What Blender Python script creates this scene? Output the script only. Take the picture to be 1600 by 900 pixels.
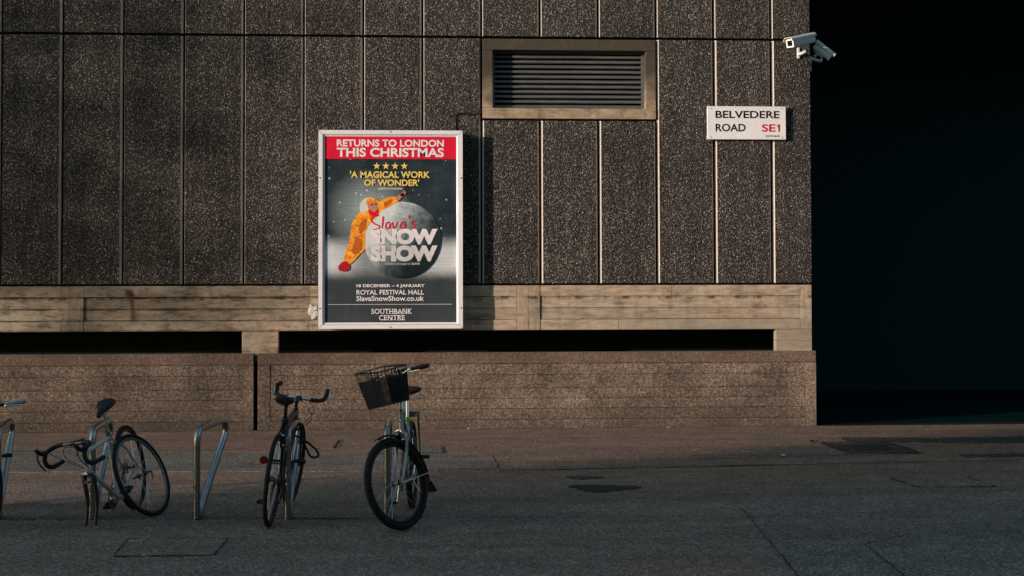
import bpy, math, random
from mathutils import Vector, Matrix
R = math.radians
S = bpy.context.scene
for o in list(bpy.data.objects): bpy.data.objects.remove(o)
COL = S.collection
rnd = random.Random(7)

# ------------------------------------------------------------------ camera
cam = bpy.data.cameras.new('camera'); co = bpy.data.objects.new('camera', cam); COL.objects.link(co)
cam.sensor_width = 36; cam.lens = 2222 * 36 / 1600
CR = Matrix(((0.99799699, 0.06325680, 0.00078800), (-0.06320673, 0.99757144, -0.02925976), (-0.00263697, 0.02915134, 0.99957153)))
rx, ry, rz = CR.col[0], CR.col[1], CR.col[2]
M = Matrix((rx, rz, -ry)).transposed()
co.matrix_world = Matrix.Translation((0, -18.0823, 1.66)) @ M.to_4x4()
cam.shift_y = -(450 - 400.17) / 1600
cam.clip_end = 2000
S.camera = co

# ------------------------------------------------------------------ light
SUN_AZ, SUN_EL = R(62), R(8)      # from the wall's normal towards the left, and above the horizon
sd = Vector((-math.sin(SUN_AZ) * math.cos(SUN_EL), -math.cos(SUN_AZ) * math.cos(SUN_EL), math.sin(SUN_EL)))
w = bpy.data.worlds.new('World'); S.world = w; w.use_nodes = True
nt = w.node_tree; bg = nt.nodes['Background']
sky = nt.nodes.new('ShaderNodeTexSky'); sky.sky_type = 'NISHITA'; sky.sun_disc = False
sky.sun_elevation = SUN_EL; sky.sun_rotation = math.atan2(sd.x, sd.y) % (2 * math.pi)
tint = nt.nodes.new('ShaderNodeMix'); tint.data_type = 'RGBA'; tint.blend_type = 'MULTIPLY'; tint.inputs[0].default_value = 1
tint.inputs[7].default_value = (.93, 1.05, .96, 1)          # grade-like tint: sky light turned slightly greener
nt.links.new(sky.outputs[0], tint.inputs[6]); nt.links.new(tint.outputs[2], bg.inputs[0]); bg.inputs[1].default_value = 0.15
sl = bpy.data.lights.new('sun', 'SUN'); sl.energy = 3.15; sl.angle = R(0.9); sl.color = (1, .84, .73)
so = bpy.data.objects.new('sun', sl); COL.objects.link(so)
so.rotation_euler = sd.to_track_quat('Z', 'Y').to_euler()
S.view_settings.view_transform = 'Standard'; S.view_settings.look = 'None'
S.view_settings.exposure = 0.60; S.view_settings.gamma = 1

# ------------------------------------------------------------------ material helpers
class NT:
    def __init__(s, name):
        s.m = bpy.data.materials.new(name); s.m.use_nodes = True; s.t = s.m.node_tree
        s.b = s.t.nodes['Principled BSDF']; s.b.inputs['Specular IOR Level'].default_value = .3
        s._p = None
    def n(s, ty, ins=None, **kw):
        x = s.t.nodes.new(ty)
        for k, v in kw.items(): setattr(x, k, v)
        for k, v in (ins or {}).items():
            if hasattr(v, 'is_output') or isinstance(v, bpy.types.NodeSocket): s.t.links.new(v, x.inputs[k])
            else: x.inputs[k].default_value = v
        return x
    def pos(s, sc=(1, 1, 1), loc=(0, 0, 0), obj=False):
        if obj: src = s.n('ShaderNodeTexCoord').outputs['Object']
        else: src = s.n('ShaderNodeNewGeometry').outputs['Position']
        return s.n('ShaderNodeMapping', {0: src, 'Scale': sc, 'Location': loc}).outputs[0]
    def noise(s, v, scale, detail=4, rough=.55, dist=0):
        return s.n('ShaderNodeTexNoise', {'Vector': v, 'Scale': scale, 'Detail': detail, 'Roughness': rough, 'Distortion': dist}).outputs[0]
    def vor(s, v, scale, feat='F1', rnd_=1):
        return s.n('ShaderNodeTexVoronoi', {'Vector': v, 'Scale': scale, 'Randomness': rnd_}, feature=feat)
    def ramp(s, f, stops, interp='LINEAR'):
        r = s.n('ShaderNodeValToRGB', {0: f}); cr = r.color_ramp; cr.interpolation = interp
        while len(cr.elements) < len(stops): cr.elements.new(.5)
        for e, (p, c) in zip(cr.elements, stops):
            e.position = p; e.color = (*c, 1) if isinstance(c, tuple) else (c, c, c, 1)
        return r.outputs[0]
    def mix(s, f, a, b, mode='MIX'):
        x = s.n('ShaderNodeMix', data_type='RGBA', blend_type=mode)
        for i, v in ((0, f), (6, a), (7, b)):
            if isinstance(v, bpy.types.NodeSocket): s.t.links.new(v, x.inputs[i])
            elif i == 0: x.inputs[0].default_value = v
            else: x.inputs[i].default_value = (*v, 1) if len(v) == 3 else v
        return x.outputs[2]
    def math(s, op, a, b=0, clamp=False):
        x = s.n('ShaderNodeMath', operation=op, use_clamp=clamp)
        for i, v in ((0, a), (1, b)):
            if isinstance(v, bpy.types.NodeSocket): s.t.links.new(v, x.inputs[i])
            else: x.inputs[i].default_value = v
        return x.outputs[0]
    def xyz(s, v):
        x = s.n('ShaderNodeSeparateXYZ', {0: v}); return x.outputs
    def band(s, v, a, b, soft):          # 1 between a and b, soft edges
        u = s.n('ShaderNodeMapRange', {0: v, 1: a - soft, 2: a + soft}, interpolation_type='SMOOTHSTEP').outputs[0]
        d = s.n('ShaderNodeMapRange', {0: v, 1: b - soft, 2: b + soft}, interpolation_type='SMOOTHSTEP').outputs[0]
        return s.math('SUBTRACT', u, d)
    def scale(s, c, k):                  # colour times a value socket
        return s.mix(1.0, c, k, 'MULTIPLY')
    def out(s, col=None, rough=None, metal=None, h=None, dist=.01, strength=1, **kw):
        for key, v in (('Base Color', col), ('Roughness', rough), ('Metallic', metal)):
            if v is None: continue
            if isinstance(v, bpy.types.NodeSocket): s.t.links.new(v, s.b.inputs[key])
            else: s.b.inputs[key].default_value = (*v, 1) if isinstance(v, tuple) else v
        for k, v in kw.items(): s.b.inputs[k].default_value = v
        if h is not None:
            bp = s.n('ShaderNodeBump', {'Height': h, 'Distance': dist, 'Strength': strength})
            s.t.links.new(bp.outputs[0], s.b.inputs['Normal'])
        return s.m

def plain(name, col, rough=.5, metal=0, grime=.25, sc=30, **kw):
    k = NT(name); v = k.pos(obj=True)
    n = k.noise(v, sc, 4)
    c = k.mix(k.ramp(n, [(.35, 0.), (.7, 1.)]), tuple(x * (1 - grime) for x in col), tuple(min(1, x * (1 + grime * .4)) for x in col))
    ro = k.n('ShaderNodeMapRange', {0: k.noise(v, sc * 2.3, 3), 3: max(.03, rough - .1), 4: min(1, rough + .15)}).outputs[0]
    return k.out(c, ro, metal, **kw)

def rnd_bright(k, lo, hi):
    oi = k.n('ShaderNodeObjectInfo').outputs['Random']
    return k.n('ShaderNodeMapRange', {0: oi, 3: lo, 4: hi}).outputs[0]

# exposed aggregate cladding: dark pebbles in dark cement
def m_aggregate():
    k = NT('exposed_aggregate'); v = k.pos()
    a = k.vor(v, 54); b = k.vor(v, 95)
    r = k.xyz(a.outputs['Color'])[0]; r2 = k.xyz(b.outputs['Color'])[0]
    ca = k.ramp(r, [(0, (.045, .038, .033)), (.22, (.085, .070, .061)), (.5, (.19, .157, .138)), (.8, (.34, .285, .25)), (.95, (.50, .43, .385)), (1, (.66, .59, .53))])
    cb = k.ramp(r2, [(0, (.022, .018, .016)), (.6, (.07, .055, .045)), (1, (.30, .24, .20))])
    pebble = k.ramp(a.outputs['Distance'], [(.28, 1.), (.46, 0.)])
    c = k.mix(pebble, k.mix(.7, cb, (.016, .016, .016)), ca)
    big = k.noise(v, 1.3, 5, .6)
    c = k.scale(c, k.ramp(big, [(.3, .74), (.7, 1.18)]))
    c = k.scale(c, rnd_bright(k, .80, 1.12))
    z = k.xyz(k.pos(sc=(3, 3, .35)))
    st = k.noise(k.pos(sc=(4, 4, .25)), 2.2, 3)
    c = k.scale(c, k.ramp(st, [(.32, .70), (.6, 1.08)]))
    red = k.math('MULTIPLY', k.band(k.xyz(v)[0], -4.77, -4.58, .04), k.band(k.xyz(v)[2], 3.98, 4.12, .03))
    c = k.mix(k.math('MULTIPLY', red, k.math('GREATER_THAN', k.noise(v, 30, 2), .6)), c, (.25, .05, .02))
    h = k.math('ADD', k.math('MULTIPLY', k.math('SUBTRACT', 1, a.outputs['Distance']), 1.0), k.math('MULTIPLY', k.math('SUBTRACT', 1, b.outputs['Distance']), .45))
    return k.out(c, .85, h=h, dist=.016, strength=.95)

def m_margin():
    k = NT('smooth_panel_margin'); v = k.pos()
    c = k.mix(k.noise(v, 14, 4), (.44, .385, .345), (.60, .53, .475))
    return k.out(c, .8, h=k.noise(v, 120, 3), dist=.002)

def m_board(name, vertical=False):
    k = NT(name); v = k.pos()
    st = (20, 8, 3.0) if vertical else (3.0, 8, 20)
    n1 = k.noise(k.pos(sc=st), 1.6, 6, .65, .4)
    n2 = k.noise(v, 2.4, 6, .65)
    n3 = k.noise(k.pos(sc=(9, 5, 1.2)), 1.0, 4, .6)
    spots = k.noise(v, 45, 4, .7)
    c = k.ramp(n1, [(.26, (.31, .21, .14)), (.5, (.47, .345, .245)), (.72, (.58, .45, .34))])
    c = k.mix(k.ramp(n2, [(.42, 0.), (.66, .6)]), c, (.40, .37, .29))
    c = k.scale(c, k.ramp(n3, [(.3, .80), (.5, .99), (.8, 1.05)]))
    X, Y, Z = k.xyz(v)[0], k.xyz(v)[1], k.xyz(v)[2]
    left = k.n('ShaderNodeMapRange', {0: X, 1: -.9, 2: 1.2, 3: .86, 4: 1.0}).outputs[0]       # left part darkened: dimmer light put into the colour
    c = k.scale(c, left); c = k.scale(c, k.ramp(k.noise(k.pos(sc=(1.2, 1, 3.5)), 1.9, 6, .7), [(.34, .50), (.50, .95), (.7, 1.08)]))
    # dirt patches, and dark bands below the joints with shadow lines painted in
    g = k.noise(k.pos(sc=(5, 1, 12)), 1.3, 5, .7)
    dirt = k.math('MULTIPLY', k.ramp(g, [(.50, 0.), (.66, 1.)]), k.n('ShaderNodeMapRange', {0: X, 1: -2.5, 2: 0.5, 3: .8, 4: .42}).outputs[0])
    c = k.mix(dirt, c, (.085, .068, .05))
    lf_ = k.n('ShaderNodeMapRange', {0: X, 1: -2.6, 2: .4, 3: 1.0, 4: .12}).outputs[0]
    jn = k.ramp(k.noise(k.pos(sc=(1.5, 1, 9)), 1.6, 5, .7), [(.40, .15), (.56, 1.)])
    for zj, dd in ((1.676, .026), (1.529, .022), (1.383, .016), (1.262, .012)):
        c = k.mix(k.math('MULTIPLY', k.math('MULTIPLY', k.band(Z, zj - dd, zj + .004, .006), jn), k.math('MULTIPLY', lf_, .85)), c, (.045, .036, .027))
    lip = k.math('MULTIPLY', k.band(Z, 1.640, 1.680, .012), k.ramp(k.noise(k.pos(sc=(3.5, 1, 6)), 1.5, 4, .7), [(.48, 0.), (.58, .85)]))
    c = k.mix(lip, c, (.05, .04, .03))
    grey = k.band(X, 2.4, 9, 1.2)
    c = k.mix(k.math('MULTIPLY', grey, k.math('MULTIPLY', k.band(Z, 1.0, 1.40, .03), .55)), c, (.29, .25, .20))
    # rust run
    wob = k.math('MULTIPLY', k.math('SUBTRACT', k.noise(v, 9, 3), .5), .07)
    rx_ = k.math('ADD', X, k.math('ADD', wob, k.math('MULTIPLY', Z, .10)))
    rust = k.math('MULTIPLY', k.band(rx_, -3.50, -3.43, .025), k.band(Z, 1.36, 1.74, .04))
    c = k.mix(k.math('MULTIPLY', rust, .8), c, (.13, .055, .022))
    knob = k.math('MULTIPLY', k.band(rx_, -3.53, -3.43, .02), k.band(Z, 1.69, 1.765, .015))
    c = k.mix(k.math('MULTIPLY', knob, .8), c, (.03, .02, .014))
    c = k.mix(k.ramp(spots, [(.63, 0.), (.72, .55)]), c, (.16, .12, .085))
    c = k.scale(c, rnd_bright(k, .86, 1.1))
    h = k.math('ADD', n1, k.math('MULTIPLY', spots, .35))
    return k.out(c, .88, h=h, dist=.006, strength=.6)

def m_vent():
    k = NT('weathered_surround_concrete'); v = k.pos(); Z = k.xyz(v)[2]; X = k.xyz(v)[0]
    n1 = k.noise(k.pos(sc=(3, 8, 9)), 1.8, 6, .65); n2 = k.noise(v, 5, 6, .7)
    c = k.ramp(n1, [(.3, (.24, .17, .115)), (.55, (.42, .31, .21)), (.75, (.52, .42, .31))])
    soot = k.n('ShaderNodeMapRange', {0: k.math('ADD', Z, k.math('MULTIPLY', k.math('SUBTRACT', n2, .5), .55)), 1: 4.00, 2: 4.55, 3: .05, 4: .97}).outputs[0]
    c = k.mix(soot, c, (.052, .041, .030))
    c = k.mix(k.ramp(n2, [(.50, 0.), (.66, .7)]), c, (.10, .078, .055))
    return k.out(c, .88, h=n2, dist=.006, strength=.6)

def m_lowwall():
    k = NT('rough_brown_concrete'); v = k.pos()
    a = k.vor(k.pos(), 85)
    r = k.xyz(a.outputs['Color'])[0]
    n = k.noise(v, 1.7, 7, .68)
    f = k.noise(v, 26, 5, .75)
    c = k.ramp(f, [(.32, (.060, .042, .032)), (.5, (.165, .118, .088)), (.66, (.30, .225, .17))])
    c = k.mix(k.ramp(r, [(.86, 0.), (.95, .8)]), c, (.40, .34, .29))
    c = k.mix(k.ramp(r, [(.0, .6), (.18, 0.)]), c, (.05, .035, .027))
    c = k.scale(c, k.ramp(n, [(.28, .40), (.5, .90), (.70, 1.40)]))
    X, Z = k.xyz(v)[0], k.xyz(v)[2]
    streak = k.noise(k.pos(sc=(9, 4, 1.8)), 1.6, 7, .78, 1.2)
    c = k.mix(k.math('MULTIPLY', k.ramp(streak, [(.55, 0.), (.75, .42)]), k.band(Z, .18, .9, .12)), c, (.33, .31, .27))
    # darker brown patches towards the foot; whole left section darker
    foot_tone = k.math('MULTIPLY', k.n('ShaderNodeMapRange', {0: Z, 1: .0, 2: .38, 3: .85, 4: .0}).outputs[0], k.ramp(k.noise(v, 3.4, 6, .7), [(.36, 0.), (.58, 1.)]))
    c = k.mix(foot_tone, c, (.055, .047, .036))
    top = k.band(Z, .82, 1.2, .02)
    c = k.mix(k.math('MULTIPLY', top, .45), c, (.15, .085, .062))
    left = k.n('ShaderNodeMapRange', {0: X, 1: -2.4, 2: -.4, 3: .66, 4: 1.0}).outputs[0]
    c = k.scale(c, left)
    c = k.scale(c, rnd_bright(k, .9, 1.08))
    h = k.math('ADD', k.math('MULTIPLY', k.math('SUBTRACT', 1, a.outputs['Distance']), .5), k.math('MULTIPLY', f, 1.3))
    return k.out(c, .9, h=h, dist=.010, strength=.55)

def m_ground(name, reddish=True, base=(.195, .166, .146), lo=.6):
    k = NT(name); v = k.pos()
    a = k.vor(v, 78); r = k.xyz(a.outputs['Color'])[0]; r2 = k.xyz(a.outputs['Color'])[1]
    fine = k.noise(v, 34, 4, .8)
    patch = k.noise(v, .55, 6, .62); mid = k.noise(v, 2.6, 8, .72)
    rr_ = k.ramp(r, [(0., .05), (.5, .26), (.85, .48), (1., .85)]); r = rr_
    grey = k.mix(r, tuple(x * .30 for x in base), tuple(min(.9, x * 2.3) for x in base))
    c = grey
    if reddish:
        red = k.mix(r, (.075, .045, .034), (.60, .375, .285))
        Y, X = k.xyz(v)[1], k.xyz(v)[0]
        yy = k.math('ADD', Y, k.math('ADD', k.math('MULTIPLY', k.math('SUBTRACT', patch, .5), 5.0), k.math('MULTIPLY', X, -.06)))
        f = k.n('ShaderNodeMapRange', {0: yy, 1: -7.6, 2: -3.6, 3: .20, 4: 1.0}, interpolation_type='SMOOTHSTEP').outputs[0]
        f = k.math('MULTIPLY', f, k.ramp(mid, [(.30, .72), (.6, 1.)]))
        redpatch = k.math('MULTIPLY', k.band(X, 1.2, 2.04, .03), k.band(Y, -12, -9.0, .04))
        f = k.math('MAXIMUM', f, k.math('MULTIPLY', redpatch, .65))
        c = k.mix(f, grey, red)
    c = k.mix(k.math('GREATER_THAN', r2, .965), c, (.42, .38, .35))
    c = k.scale(c, k.ramp(mid, [(.3, .70), (.7, 1.22)]))
    c = k.scale(c, k.ramp(fine, [(.3, .66), (.7, 1.25)]))
    wheel = k.noise(k.pos(sc=(.12, 1.4, 1)), 1.4, 4, .6)
    c = k.scale(c, k.ramp(wheel, [(.35, .78), (.6, 1.06)]))
    h = k.math('ADD', k.math('SUBTRACT', 1, a.outputs['Distance']), k.math('MULTIPLY', fine, 1.2))
    return k.out(c, .82, h=h, dist=.008, strength=.6)

def m_metal(name, col, rough, sc=40, metal=1.0, dirt=.3):
    k = NT(name); v = k.pos(obj=True)
    n = k.noise(v, sc, 5, .65); n2 = k.noise(v, sc * .2, 4)
    c = k.mix(k.ramp(n, [(.4, 0.), (.75, dirt)]), col, tuple(x * .35 for x in col))
    ro = k.n('ShaderNodeMapRange', {0: n2, 1: .3, 2: .7, 3: rough * .75, 4: min(1, rough * 1.5)}).outputs[0]
    return k.out(c, ro, metal, h=n, dist=.0006, strength=.5)

def m_poster():
    k = NT('poster_print'); v = k.pos(obj=True); X, Y, Z = k.xyz(v)[0], k.xyz(v)[1], k.xyz(v)[2]
    # printed picture: night sky, mist over a pale floor. Object space: x 0..1.66, z 0..-2.37 (top to bottom)
    n = k.noise(v, 2.6, 5, .6)
    c = k.ramp(n, [(.30, (.010, .017, .022)), (.55, (.028, .042, .050)), (.8, (.075, .10, .115))])
    glow = k.n('ShaderNodeTexGradient', {0: k.n('ShaderNodeMapping', {0: v, 'Location': (-.62 / .55, 0, 1.02 / .55), 'Scale': (1 / .55, 0, 1 / .55)}).outputs[0]}, gradient_type='SPHERICAL').outputs[0]
    c = k.mix(k.math('MULTIPLY', glow, .85), c, (.42, .50, .52))
    zz = k.math('ADD', Z, k.math('MULTIPLY', k.math('SUBTRACT', n, .5), .10))
    floor = k.band(zz, -1.80, -1.42, .13)
    side = k.n('ShaderNodeMapRange', {0: k.math('ABSOLUTE', k.math('SUBTRACT', X, .78)), 1: .18, 2: .6, 3: .35, 4: 1}).outputs[0]
    c = k.mix(k.math('MULTIPLY', k.math('MULTIPLY', floor, side), .92), c, (.72, .74, .76))
    grain = k.noise(k.pos(sc=(4, 1, 60), obj=True), 1.5, 4)
    c = k.scale(c, k.ramp(grain, [(.3, .82), (.7, 1.14)]))
    low = k.band(Z, -3, -1.86, .09)
    c = k.mix(k.math('MULTIPLY', low, .8), c, k.mix(n, (.022, .028, .035), (.075, .088, .10)))
    sn = k.vor(v, 15); d = sn.outputs['Distance']; q = k.xyz(sn.outputs['Color'])[0]
    rad = k.math('MULTIPLY', k.math('MULTIPLY', q, q), .20)
    flake = k.math('MULTIPLY', k.math('LESS_THAN', d, rad), k.math('GREATER_THAN', q, .45))
    flake = k.math('MULTIPLY', flake, k.band(Z, -1.5, 1, .08))
    c = k.mix(k.math('MULTIPLY', flake, .55), c, (.75, .78, .8))
    wr = k.noise(k.pos(sc=(3.2, 1, 1.1), obj=True), 1.6, 3, .5, 1.2)
    return k.out(c, .42, h=wr, dist=.02, strength=.25)

def m_print(name, col, rough=.45):
    k = NT(name); v = k.pos(obj=True)
    c = k.scale(k.mix(0.0, col, col), k.ramp(k.noise(v, 7, 4), [(.3, .90), (.7, 1.02)]))
    wr = k.noise(k.pos(sc=(3.2, 1, 1.1), obj=True), 1.6, 3, .5, 1.2)
    return k.out(c, rough, h=wr, dist=.02, strength=.25)

def m_snowball():
    k = NT('snowball_print'); v = k.pos(obj=True); X, Z = k.xyz(v)[0], k.xyz(v)[2]
    n = k.noise(v, 9, 7, .75)
    # centre of the ball at x .985, z -1.315, radius .49: it is a picture, lit from its upper left
    t = k.math('ADD', k.math('MULTIPLY', k.math('SUBTRACT', X, .985), -.9), k.math('MULTIPLY', k.math('ADD', Z, 1.315), .55))
    t = k.math('ADD', k.math('ADD', t, .46), k.math('MULTIPLY', k.math('SUBTRACT', n, .5), .75))
    c = k.ramp(t, [(.10, (.020, .032, .038)), (.30, (.10, .135, .145)), (.48, (.30, .35, .37)), (.72, (.66, .69, .70))])
    low = k.n('ShaderNodeMapRange', {0: Z, 1: -1.82, 2: -1.55, 3: .35, 4: 1}).outputs[0]
    return k.out(k.scale(c, low), .45)

def m_suit():
    k = NT('orange_suit_print'); v = k.pos(obj=True)
    n = k.noise(v, 16, 5, .7, .6)
    c = k.ramp(n, [(.30, (.55, .09, .015)), (.45, (.86, .25, .02)), (.62, (.95, .52, .06)), (.78, (.96, .78, .42))])
    return k.out(c, .45)

MAT = dict(
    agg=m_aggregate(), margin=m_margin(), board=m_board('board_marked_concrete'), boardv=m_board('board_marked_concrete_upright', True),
    low=m_lowwall(), ground=m_ground('pavement_asphalt'), patch=m_ground('grey_repair_asphalt', False, (.172, .152, .136)),
    patch_d=m_ground('dark_repair_asphalt', False, (.055, .052, .049)), crack=plain('crack_dirt', (.030, .029, .029), .95),
    core=plain('dark_mortar', (.020, .019, .018), .95), void=plain('slot_shade_tone', (.007, .013, .014), .9, grime=.2), pfloor=plain('floor_shade_tone', (.004, .024, .027), 1, **{'Specular IOR Level': 0.}),  # void and pfloor: deep shade and its teal tone put into the colour
    voidwall=plain('teal_shade_tone', (.008, .052, .058), .95, **{'Specular IOR Level': .1}), kerb=plain('kerb_shade_tone', (.012, .019, .020), 1, **{'Specular IOR Level': 0.}),  # voidwall and kerb: passage shade put into near-black teal colours
    ventc=m_vent(), slat=m_metal('dull_louvre_metal', (.18, .185, .19), .45, 12, .5),
    alu=m_metal('painted_white_frame', (.80, .76, .78), .38, 18, 0.0, .12), lip=m_metal('grey_frame_lip', (.55, .55, .57), .35, 20, .3),
    dark=plain('dark_rubber', (.018, .018, .020), .65), screw=plain('black_screw', (.01, .01, .01), .4),
    poster=m_poster(), p_red=m_print('red_print', (.76, .008, .040)), p_white=m_print('white_print', (.84, .78, .80)),
    p_yel=m_print('yellow_print', (.86, .62, .16)), p_scr=m_print('scarlet_print', (.70, .004, .030)), ball=m_snowball(), suit=m_suit(),
    p_skin=m_print('face_print', (.55, .22, .11)), p_hair=m_print('pale_hair_print', (.70, .68, .60)), p_shoe=m_print('red_shoe_print', (.42, .01, .015)), p_dark=m_print('dark_print', (.03, .02, .02)), p_shade=m_print('deep_orange_print', (.55, .12, .015)),
    sign=plain('sign_enamel', (.82, .78, .80), .25, grime=.06, sc=3), sign_k=plain('sign_black', (.015, .015, .015), .3), sign_r=plain('sign_red', (.62, .012, .016), .3),
    steel=m_metal('brushed_steel', (.38, .39, .41), .27, 30), steel_d=m_metal('worn_dark_steel', (.15, .155, .16), .36, 30),
    tyre=plain('tyre_rubber', (.012, .012, .013), .75, sc=60), rim=m_metal('aluminium_rim', (.20, .205, .21), .38, 50),
    rim_k=m_metal('black_rim', (.03, .03, .032), .35, 50), chrome=m_metal('bright_alloy', (.78, .78, .78), .18, 60, 1, .15),
    paint_s=m_metal('silver_grey_paint', (.34, .35, .36), .35, 25, .5), paint_w=m_metal('dull_white_paint', (.52, .53, .52), .40, 25, .1),
    paint_k=m_metal('black_paint_gloss', (.020, .021, .024), .32, 25, .0), tape=plain('black_bar_tape', (.016, .016, .017), .7, sc=80),
    saddle_k=plain('black_vinyl', (.014, .014, .015), .5), saddle_b=plain('brown_vinyl', (.060, .026, .020), .5),
    grip_w=plain('pale_grip', (.42, .42, .42), .5), grip_b=plain('brown_grip', (.045, .024, .020), .6),
    red=plain('red_reflector', (.25, .008, .012), .25), green=plain('green_tag', (.18, .55, .04), .5), white=plain('white_sticker', (.75, .72, .70), .5),
    cctv=m_metal('pale_grey_camera_paint', (.66, .65, .64), .40, 15, .0, .2), cctv_w=plain('camera_white_bezel', (.85, .80, .76), .4, grime=.05),
    glass=plain('camera_glass', (.005, .006, .008), .08, grime=0), leaf=plain('orange_leaf', (.42, .14, .03), .8), litter=plain('pale_litter', (.6, .58, .54), .8),
    splash=plain('white_splash', (.62, .58, .52), .7), brick=plain('far_stone', (.26, .24, .21), .9, sc=2), bark=plain('bark', (.14, .12, .09), .9), foliage=plain('foliage', (.07, .10, .035), .8), win=plain('window_glass', (.03, .035, .04), .1, sc=3),
)

# ------------------------------------------------------------------ mesh helpers
class MB:
    def __init__(s): s.v = []; s.f = []; s.mi = []; s.smooth = []
    def add(s, vs, fs, mi=0, sm=False):
        b = len(s.v); s.v += [Vector(x) for x in vs]
        for f in fs: s.f.append(tuple(b + i for i in f)); s.mi.append(mi); s.smooth.append(sm)
    def box(s, a, b, mi=0, bev=0):
        x0, y0, z0 = a; x1, y1, z1 = b
        if bev <= 0:
            vs = [(x, y, z) for x in (x0, x1) for y in (y0, y1) for z in (z0, z1)]
            s.add(vs, [(0, 1, 3, 2), (4, 6, 7, 5), (0, 4, 5, 1), (2, 3, 7, 6), (0, 2, 6, 4), (1, 5, 7, 3)], mi); return
        import bmesh
        bm = bmesh.new(); bmesh.ops.create_cube(bm, size=1)
        bmesh.ops.scale(bm, verts=bm.verts, vec=(x1 - x0, y1 - y0, z1 - z0)); bmesh.ops.translate(bm, verts=bm.verts, vec=((x0 + x1) / 2, (y0 + y1) / 2, (z0 + z1) / 2))
        bmesh.ops.bevel(bm, geom=bm.edges[:], offset=bev, segments=1, affect='EDGES')
        bm.verts.index_update()
        s.add([v.co.copy() for v in bm.verts], [tuple(v.index for v in f.verts) for f in bm.faces], mi); bm.free()
    def tube(s, pts, r, n=10, mi=0, closed=False, cap=True, flat=1.0):
        pts = [Vector(p) for p in pts]; m = len(pts)
        rs = r if isinstance(r, (list, tuple)) else [r] * m
        ts = []
        for i in range(m):
            a = pts[(i - 1) % m] if (closed or i > 0) else pts[i]; b = pts[(i + 1) % m] if (closed or i < m - 1) else pts[i]
            t = (b - a); ts.append(t.normalized() if t.length > 1e-9 else Vector((0, 0, 1)))
        up = Vector((0, 0, 1)) if abs(ts[0].z) < .9 else Vector((0, 1, 0))
        nn = (up - ts[0] * up.dot(ts[0])).normalized(); vs = []
        for i in range(m):
            if i: 
                nn = nn - ts[i] * nn.dot(ts[i])
                nn = nn.normalized() if nn.length > 1e-6 else Vector((0, 1, 0)).cross(ts[i]).normalized()
            bb = ts[i].cross(nn)
            for j in range(n):
                an = 2 * math.pi * j / n
                vs.append(pts[i] + nn * math.cos(an) * rs[i] + bb * math.sin(an) * rs[i] * flat)
        fs = []
        for i in range(m if closed else m - 1):
            for j in range(n):
                a = i * n + j; b = i * n + (j + 1) % n; i2 = (i + 1) % m
                fs.append((a, b, i2 * n + (j + 1) % n, i2 * n + j))
        if cap and not closed: fs += [tuple(range(n))[::-1], tuple((m - 1) * n + j for j in range(n))]
        s.add(vs, fs, mi, True)
    def cyl(s, a, b, r, n=14, mi=0): s.tube([a, b], r, n, mi)
    def poly(s, pts, mi=0): s.add(pts, [tuple(range(len(pts)))], mi)
    def prism(s, pts, d, mi=0):        # polygon extruded by vector d
        n = len(pts); P = [Vector(p) for p in pts]; d = Vector(d)
        s.add(P + [p + d for p in P], [tuple(range(n)), tuple(range(n, 2 * n))[::-1]] + [(i, i + n, (i + 1) % n + n, (i + 1) % n) for i in range(n)], mi)
    def loft(s, rings, mi=0):
        n = len(rings[0]); fs = []
        for i in range(len(rings) - 1):
            for j in range(n): fs.append((i * n + j, i * n + (j + 1) % n, (i + 1) * n + (j + 1) % n, (i + 1) * n + j))
        fs += [tuple(range(n))[::-1], tuple((len(rings) - 1) * n + j for j in range(n))]
        s.add([p for r_ in rings for p in r_], fs, mi, True)
    def xf(s, fn): s.v = [fn(v) for v in s.v]; return s
    def build(s, name, mats, parent=None, **props):
        me = bpy.data.meshes.new(name); me.from_pydata([tuple(v) for v in s.v], [], s.f)
        for m in (mats if isinstance(mats, (list, tuple)) else [mats]): me.materials.append(m)
        me.polygons.foreach_set('material_index', s.mi); me.polygons.foreach_set('use_smooth', s.smooth)
        import bmesh
        bm = bmesh.new(); bm.from_mesh(me); bmesh.ops.recalc_face_normals(bm, faces=bm.faces); bm.to_mesh(me); bm.free()
        if any(s.smooth): me.set_sharp_from_angle(angle=R(50))
        me.update()
        o = bpy.data.objects.new(name, me); COL.objects.link(o)
        if parent: o.parent = parent
        for k_, v_ in props.items(): o[k_] = v_
        return o
def E(name, loc=(0, 0, 0), rot=(0, 0, 0), **props):
    o = bpy.data.objects.new(name, None); COL.objects.link(o); o.location = loc; o.rotation_euler = rot; o.empty_display_size = .2
    for k_, v_ in props.items(): o[k_] = v_
    return o
def smooth(pts, k=6, closed=False):
    P = [Vector(p) for p in pts]; n = len(P); out = []
    for i in range(n if closed else n - 1):
        p1, p2 = P[i], P[(i + 1) % n]
        p0 = P[i - 1] if (closed or i > 0) else p1 * 2 - p2
        p3 = P[(i + 2) % n] if (closed or i < n - 2) else p2 * 2 - p1
        for j in range(k):
            t = j / k
            out.append(.5 * ((2 * p1) + (p2 - p0) * t + (2 * p0 - 5 * p1 + 4 * p2 - p3) * t * t + (3 * p1 - p0 - 3 * p2 + p3) * t ** 3))
    if not closed: out.append(P[-1])
    return out

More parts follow.
